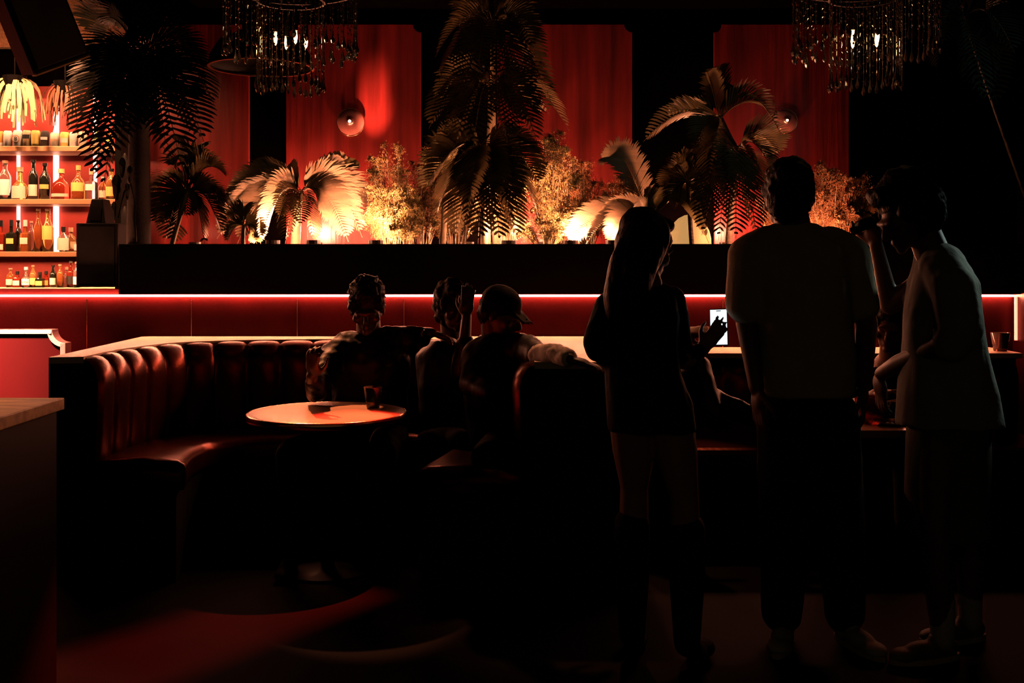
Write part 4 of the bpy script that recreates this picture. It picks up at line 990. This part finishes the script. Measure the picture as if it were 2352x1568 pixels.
for kx, kd in ((1120, 4.85), (1235, 4.8)):
    k = P(kx, 990, kd); shoe(pC, (k.x, k.y+.04, 0), (k.x, k.y-.22, 0), CLOTHK)

# --- seated person behind the standing woman, arm and wristwatch on the ledge, knees crossed
pH = person(P(1480, 1000, 5.6), 'seated person mostly hidden behind the standing woman, lit hand with a wristwatch beside the phone')
hc = P(1462, 715, 5.65); RH = rot(.3, .2, 0); B = Blob(); head(B, hc, RH, 1.0, neck=P(1465, 790, 5.7))
B.cap([P(1465, 815, 5.7), P(1470, 950, 5.68)], [.08, .09]); wH = P(1566, 766, 5.55)
B.cap([P(1510, 815, 5.7), P(1530, 800, 5.6), wH], [.05, .042, .03]); hand(B, wH, (1, -.05, .12), (0, -.7, .7), .35, 1, 1)
B.build('body', SKIN, pH, vox=.0075)
cap_hair(hc, RH, 1.04).build('hair', HAIR, pH, vox=.009, wr=.01, wscale=40)
B = Blob(); B.loft([(P(1470, 1020, 5.68), .18, .13, 0), (P(1468, 850, 5.7), .20, .13, 0), (P(1465, 785, 5.7), .12, .1, 0)]); B.cap([P(1500, 810, 5.7), P(1535, 802, 5.6)], [.07, .058])
B.build('jacket', CLOTHS, pH, vox=.012, wr=.008)
B = Blob(); B.cap([P(1480, 1000, 5.6), P(1600, 850, 5.1), P(1640, 960, 5.0)], [.10, .075, .055]); B.cap([P(1490, 1010, 5.6), P(1640, 925, 5.1), P(1735, 958, 5.0)], [.10, .07, .045])
B.build('trousers', CLOTHS, pH, vox=.012, wr=.008)
shoe(pH, P(1735, 958, 5.0), P(1765, 978, 4.82), CLOTHK)
MB().tube([P(1570+4*math.sin(a), 765+15*math.cos(a), 5.55+.034*math.sin(a)) for a in [i*PI/8 for i in range(17)]], .006, 6).build('wristwatch', BLK, pH)

# --- seated woman between the standing men
pG = person(P(2050, 1000, 5.35), 'seated woman with dark hair seen between the two standing men')
hc = P(2046, 748, 5.3); RG = rot(-.45, .25, .12); B = Blob(); head(B, hc, RG, 1.0, neck=P(2045, 815, 5.38), nr=.05)
B.cap([P(2040, 840, 5.42), P(2040, 960, 5.42)], [.075, .09]); B.cap([P(1985, 850, 5.38), P(1975, 930, 5.2), P(2010, 905, 5.05)], [.045, .038, .026]); hand(B, P(2010, 905, 5.05), (.5, -.6, .2), (0, 0, 1), .6, .9, 1)
B.cap([P(2090, 850, 5.38), P(2100, 930, 5.25), P(2065, 925, 5.1)], [.045, .038, .026]); hand(B, P(2065, 925, 5.1), (-.5, -.6, .1), (0, 0, 1), .6, .9, -1)
B.build('body', SKIN, pG, vox=.0075)
B = cap_hair(hc, RG, 1.06, 1.05); B.cap([P(2072, 715, 5.34), P(2084, 745, 5.32), P(2080, 785, 5.33)], [.03, .028, .02]); B.ell(P(2050, 715, 5.36), (.088, .08, .07)); B.build('hair', HAIR, pG, vox=.008, wr=.006, wscale=40)
B = Blob(); B.loft([(P(2040, 1010, 5.42), .17, .12, 0), (P(2040, 900, 5.42), .16, .12, 0), (P(2042, 858, 5.42), .17, .11, 0), (P(2042, 838, 5.42), .13, .09, 0)]); B.build('top', CLOTHS, pG, vox=.012, wr=.006)
B = Blob(); B.cap([P(2040, 1010, 5.4), P(2000, 1010, 5.0), V((P(2000, 1, 5.0).x, 5.0, .12))], [.1, .065, .045]); B.cap([P(2060, 1010, 5.4), P(2080, 1010, 5.0), V((P(2080, 1, 5.0).x, 5.0, .12))], [.1, .065, .045]); B.build('trousers', CLOTHK, pG, vox=.012)

# --- standing woman with the phone
pD = person((P(1500, 0, 3.9).x, 3.9, 0), 'standing woman with long dark hair in a short black dress, holding up a phone')
hc = P(1484, 566, 3.92); RD = rot(2.15, .30, 0); B = Blob(); head(B, hc, RD, .98, neck=P(1490, 655, 3.9), nr=.048)
B.cap([P(1480, 690, 3.9), P(1475, 800, 3.9), P(1480, 930, 3.9)], [.075, .07, .085])
shl, shr = P(1402, 700, 3.9), P(1540, 690, 3.95); elb = P(1372, 795, 3.82); wl = P(1440, 850, 4.05); er = P(1572, 826, 4.0); wr_ = P(1616, 800, 4.05)
B.cap([shl, elb, wl], [.045, .038, .027]); B.cap([shr, er, wr_], [.046, .038, .026])
hand(B, wr_, (.62, .04, .80), (-.1, -1, 0), .25, .80, -1); hand(B, wl, (.8, .4, .1), (0, -1, 0), .6, .95, -1)
for (hx, kx, ky, ax, d0, fx) in ((1455, 1457, 1120, 1452, 3.93, 1462), (1535, 1572, 1140, 1578, 3.84, 1590)):
    hp = P(hx, 960, 3.9); kn = P(kx, ky, d0); an = P(ax, 1330, d0); an.z = .10
    B.cap([hp, P((hx+kx)/2, 1040, (3.9+d0)/2), kn, kn.lerp(an, .35), an], [.092, .078, .052, .056, .036])
B.build('body', SKIN, pD, vox=.007, smooth=3)
B = cap_hair(hc, RD, 1.0, 1.0)
B.cap([P(1470, 545, 3.86), P(1440, 610, 3.83), P(1425, 680, 3.81), P(1418, 740, 3.82)], [.075, .065, .06, .04]); B.cap([P(1490, 540, 3.85), P(1462, 620, 3.81), P(1455, 700, 3.79)], [.08, .07, .05])
B.build('hair', HAIR, pD, vox=.009, smooth=2, wr=.006, wscale=26, wz=.15)
B = Blob(); B.loft([(P(1497, 988, 3.9), .160, .125, -.1), (P(1492, 930, 3.9), .158, .125, -.1), (P(1476, 860, 3.9), .140, .108, -.1), (P(1472, 790, 3.9), .136, .100, -.1), (P(1472, 730, 3.9), .142, .105, -.1), (P(1475, 685, 3.9), .125, .09, -.1), (P(1484, 655, 3.9), .06, .06, -.1)])
B.cap([P(1430, 690, 3.9), shl+V((0, 0, -.01)), P(1376, 785, 3.83)], [.07, .062, .058]); B.ell(P(1375, 800, 3.83), (.045, .05, .05))
B.cap([P(1376, 795, 3.83), P(1425, 842, 4.02)], [.052, .04]); B.cap([P(1512, 690, 3.92), shr, P(1568, 812, 4.0)], [.066, .056, .044]); B.cap([P(1570, 822, 4.0), P(1606, 808, 4.04)], [.042, .034])
B.build('dress', CLOTHK, pD, vox=.010, wr=.006, wscale=14, seed=7)
for (ax, d0, tx) in ((1452, 3.93, .03), (1578, 3.84, .08)):
    an = P(ax, 1330, d0); kn = V((an.x, d0, .52)); B = Blob(); B.cap([V((an.x, d0, .50)), V((an.x, d0, .34)), V((an.x, d0, .09))], [.066, .066, .048]); B.ell((an.x+tx*.5, d0+.05, .045), (.042, .10, .042)); B.ell((an.x+tx, d0+.12, .035), (.044, .07, .033)); B.build('boot', CLOTHK, pD, vox=.01)
# the phone in her hand
ph = thing('phone', P(1652, 756, 4.2), 'bright-screened phone held up by the standing woman', 'phone')
a, b, c_ = P(1630, 792, 4.22), P(1668, 792, 4.16), P(1631, 714, 4.20)
u = V((.064, -.035, .004)); v = V((.0, .018, .142)); O_ = P(1631, 794, 4.125); nn = u.cross(v).normalized()
MB().obox(O_, u, v, -nn*.008).build('phone_case', DMETAL, ph, bevel=.003)
MB().obox(O_+u*.05+v*.03+nn*.0005, u*.90, v*.94, nn*.0006).build('screen', mat('phone_screen', (.9, .95, 1), emit=(.85, .95, 1), estr=1.25), ph)
MB().obox(O_+u*.38+v*.925+nn*.0014, u*.26, v*.022, nn*.0006).build('notch', BLK, ph)

# --- standing man seen from behind
pE = person((P(1840, 0, 4.1).x, 4.1, 0), 'standing man seen from behind in a loose short-sleeved shirt and black trousers')
hc = P(1808, 452, 4.1); RE = rot(PI+.15, .05, 0); B = Blob(); head(B, hc, RE, 1.04, neck=P(1822, 535, 4.1), nr=.062)
B.cap([P(1835, 580, 4.1), P(1845, 720, 4.1), P(1850, 880, 4.1)], [.09, .09, .09])
shl, shr = P(1720, 575, 4.1), P(1955, 575, 4.1)
el_, wl = P(1716, 745, 4.1), P(1738, 890, 4.02); er, wr_ = P(1990, 745, 4.1), P(1984, 880, 4.0)
B.cap([shl, el_, wl], [.055, .043, .030]); B.cap([shr, er, wr_], [.055, .043, .030]); hand(B, wl, (.05, -.1, -1), (-1, -.3, 0), .5, 1.05, -1); hand(B, wr_, (-.05, -.1, -1), (1, -.3, 0), .5, 1.05, 1)
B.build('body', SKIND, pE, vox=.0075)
B = cap_hair(hc, RE, 1.05, 1.05); B.ell(P(1810, 455, 4.04), (.082, .06, .105)); B.build('hair', HAIR, pE, vox=.009, smooth=1, wr=.007, wscale=50, wz=1)
B = Blob(); B.loft([(P(1852, 908, 4.1), .190, .135, 0), (P(1852, 840, 4.1), .188, .135, 0), (P(1848, 740, 4.1), .182, .135, 0), (P(1842, 660, 4.1), .192, .135, 0), (P(1838, 590, 4.1), .205, .125, 0), (P(1832, 548, 4.1), .165, .105, 0), (P(1824, 515, 4.1), .085, .08, 0)])
B.cap([P(1760, 570, 4.1), P(1722, 590, 4.1), P(1711, 700, 4.1)], [.088, .085, .080]); B.cap([P(1905, 568, 4.1), P(1950, 590, 4.1), P(1978, 700, 4.1)], [.085, .080, .070])
B.build('shirt', CLOTHB, pE, vox=.011, wr=.007, wscale=9, wz=.35, seed=11)
B = Blob(); B.ell(P(1852, 930, 4.1), (.175, .13, .16))
for hx, fx in ((1805, 1800), (1905, 1945)):
    fp = P(fx, 0, 4.1); B.cap([P(hx, 960, 4.1), V((P((hx+fx)/2, 0, 4.1).x, 4.1, .52)), V((fp.x, 4.12, .11))], [.115, .098, .080])
B.build('trousers', CLOTHK, pE, vox=.012, wr=.007)
fp = P(1800, 0, 4.1); shoe(pE, (fp.x+.04, 4.2, 0), (fp.x-.07, 3.93, 0), SHOE); fp = P(1945, 0, 4.1); shoe(pE, (fp.x-.02, 4.16, 0), (fp.x+.07, 3.90, 0), SHOE)

# --- man at right in profile, leaning over the table
pF = person((P(2190, 0, 4.0).x, 4.0, 0), 'standing man at right in profile, grey-white oversized shirt and shorts, bending over the square table')
hc = P(2082, 492, 4.0); RF = rot(-1.42, .52, 0); B = Blob(); head(B, hc, RF, 1.06, neck=P(2145, 590, 4.02), nr=.056)
B.cap([P(2160, 620, 4.02), P(2170, 760, 4.02), P(2180, 930, 4.02)], [.07, .08, .09])
B.cap([P(2185, 660, 3.90), P(2170, 790, 3.86), P(2062, 835, 4.08), P(2025, 858, 4.18)], [.052, .044, .034, .028])
hand(B, P(2022, 862, 4.2), (.12, .25, -.95), (-1, -.2, 0), .45, 1.05, 1)
B.cap([P(2120, 650, 4.14), P(2045, 700, 4.24), P(2018, 585, 4.18), P(2012, 560, 4.16)], [.05, .04, .028, .026]); hand(B, P(2012, 566, 4.16), (-.25, -.15, .95), (.8, .5, .2), .75, 1.0, 1)
for hx, kx, fx, dd in ((2160, 2150, 2165, 3.92), (2215, 2225, 2228, 4.12)):
    B.cap([P(hx, 960, 4.0), V((P(kx, 0, dd).x, dd, .5)), V((P(kx+4, 0, dd).x, dd, .32)), V((P(fx, 0, dd).x, dd, .09))], [.10, .056, .058, .038])
B.build('body', SKIND, pF, vox=.0075)
B = cap_hair(hc, RF, 1.14, 1.15); B.ell(P(2110, 478, 4.0), (.105, .10, .115)); B.build('hair', HAIR, pF, vox=.009, smooth=1, wr=.010, wscale=30, wz=1)
B = Blob(); B.loft([(P(2180, 975, 4.02), .190, .155, 0), (P(2176, 900, 4.02), .180, .150, 0), (P(2168, 800, 4.02), .150, .145, 0), (P(2165, 720, 4.02), .132, .150, 0), (P(2166, 650, 4.02), .112, .155, 0), (P(2158, 600, 4.02), .080, .12, 0), (P(2146, 566, 4.02), .060, .065, 0)])
B.cap([P(2165, 610, 3.98), P(2190, 660, 3.88), P(2205, 755, 3.85), P(2185, 790, 3.86)], [.085, .085, .082, .07]); B.cap([P(2140, 620, 4.10), P(2105, 680, 4.16)], [.07, .06])
B.build('shirt', CLOTHW, pF, vox=.010, wr=.010, wscale=9, wz=.25, seed=15)
B = Blob(); B.loft([(P(2172, 1228, 4.02), .148, .15, 0), (P(2174, 1100, 4.02), .147, .14, 0), (P(2178, 960, 4.02), .145, .135, 0)]); B.build('shorts', CLOTHSH, pF, vox=.012, wr=.006, wscale=9, wz=.2)
for fx, dd in ((2165, 3.92), (2228, 4.12)):
    x = P(fx, 0, dd).x; B = Blob(); B.cap([(x, dd, .22), (x, dd, .08)], [.046, .044]); B.build('sock', SHOE, pF, vox=.01)
    shoe(pF, (x+.06, dd+.02, 0), (x-.20, dd-.04, 0), mat('striped_shoe', (.12, .10, .08), .6, var=.8, scale=9))
vp = thing('dark_camera', P(2000, 520, 4.12), 'small dark camera held up near the face of the man in the grey-white shirt', 'camera')
u = P(2036, 492, 4.12)-P(1966, 522, 4.14)
MB().obox(P(1966, 538, 4.13), u, V((.012, 0, .052)), V((.0, .045, 0))).build('camera_body', BLK, vp, bevel=.006)
MB().tube([P(1966, 528, 4.15)+V((.0, 0, 0)), P(1958, 532, 4.16)], .018, 16).build('lens', DMETAL, vp)
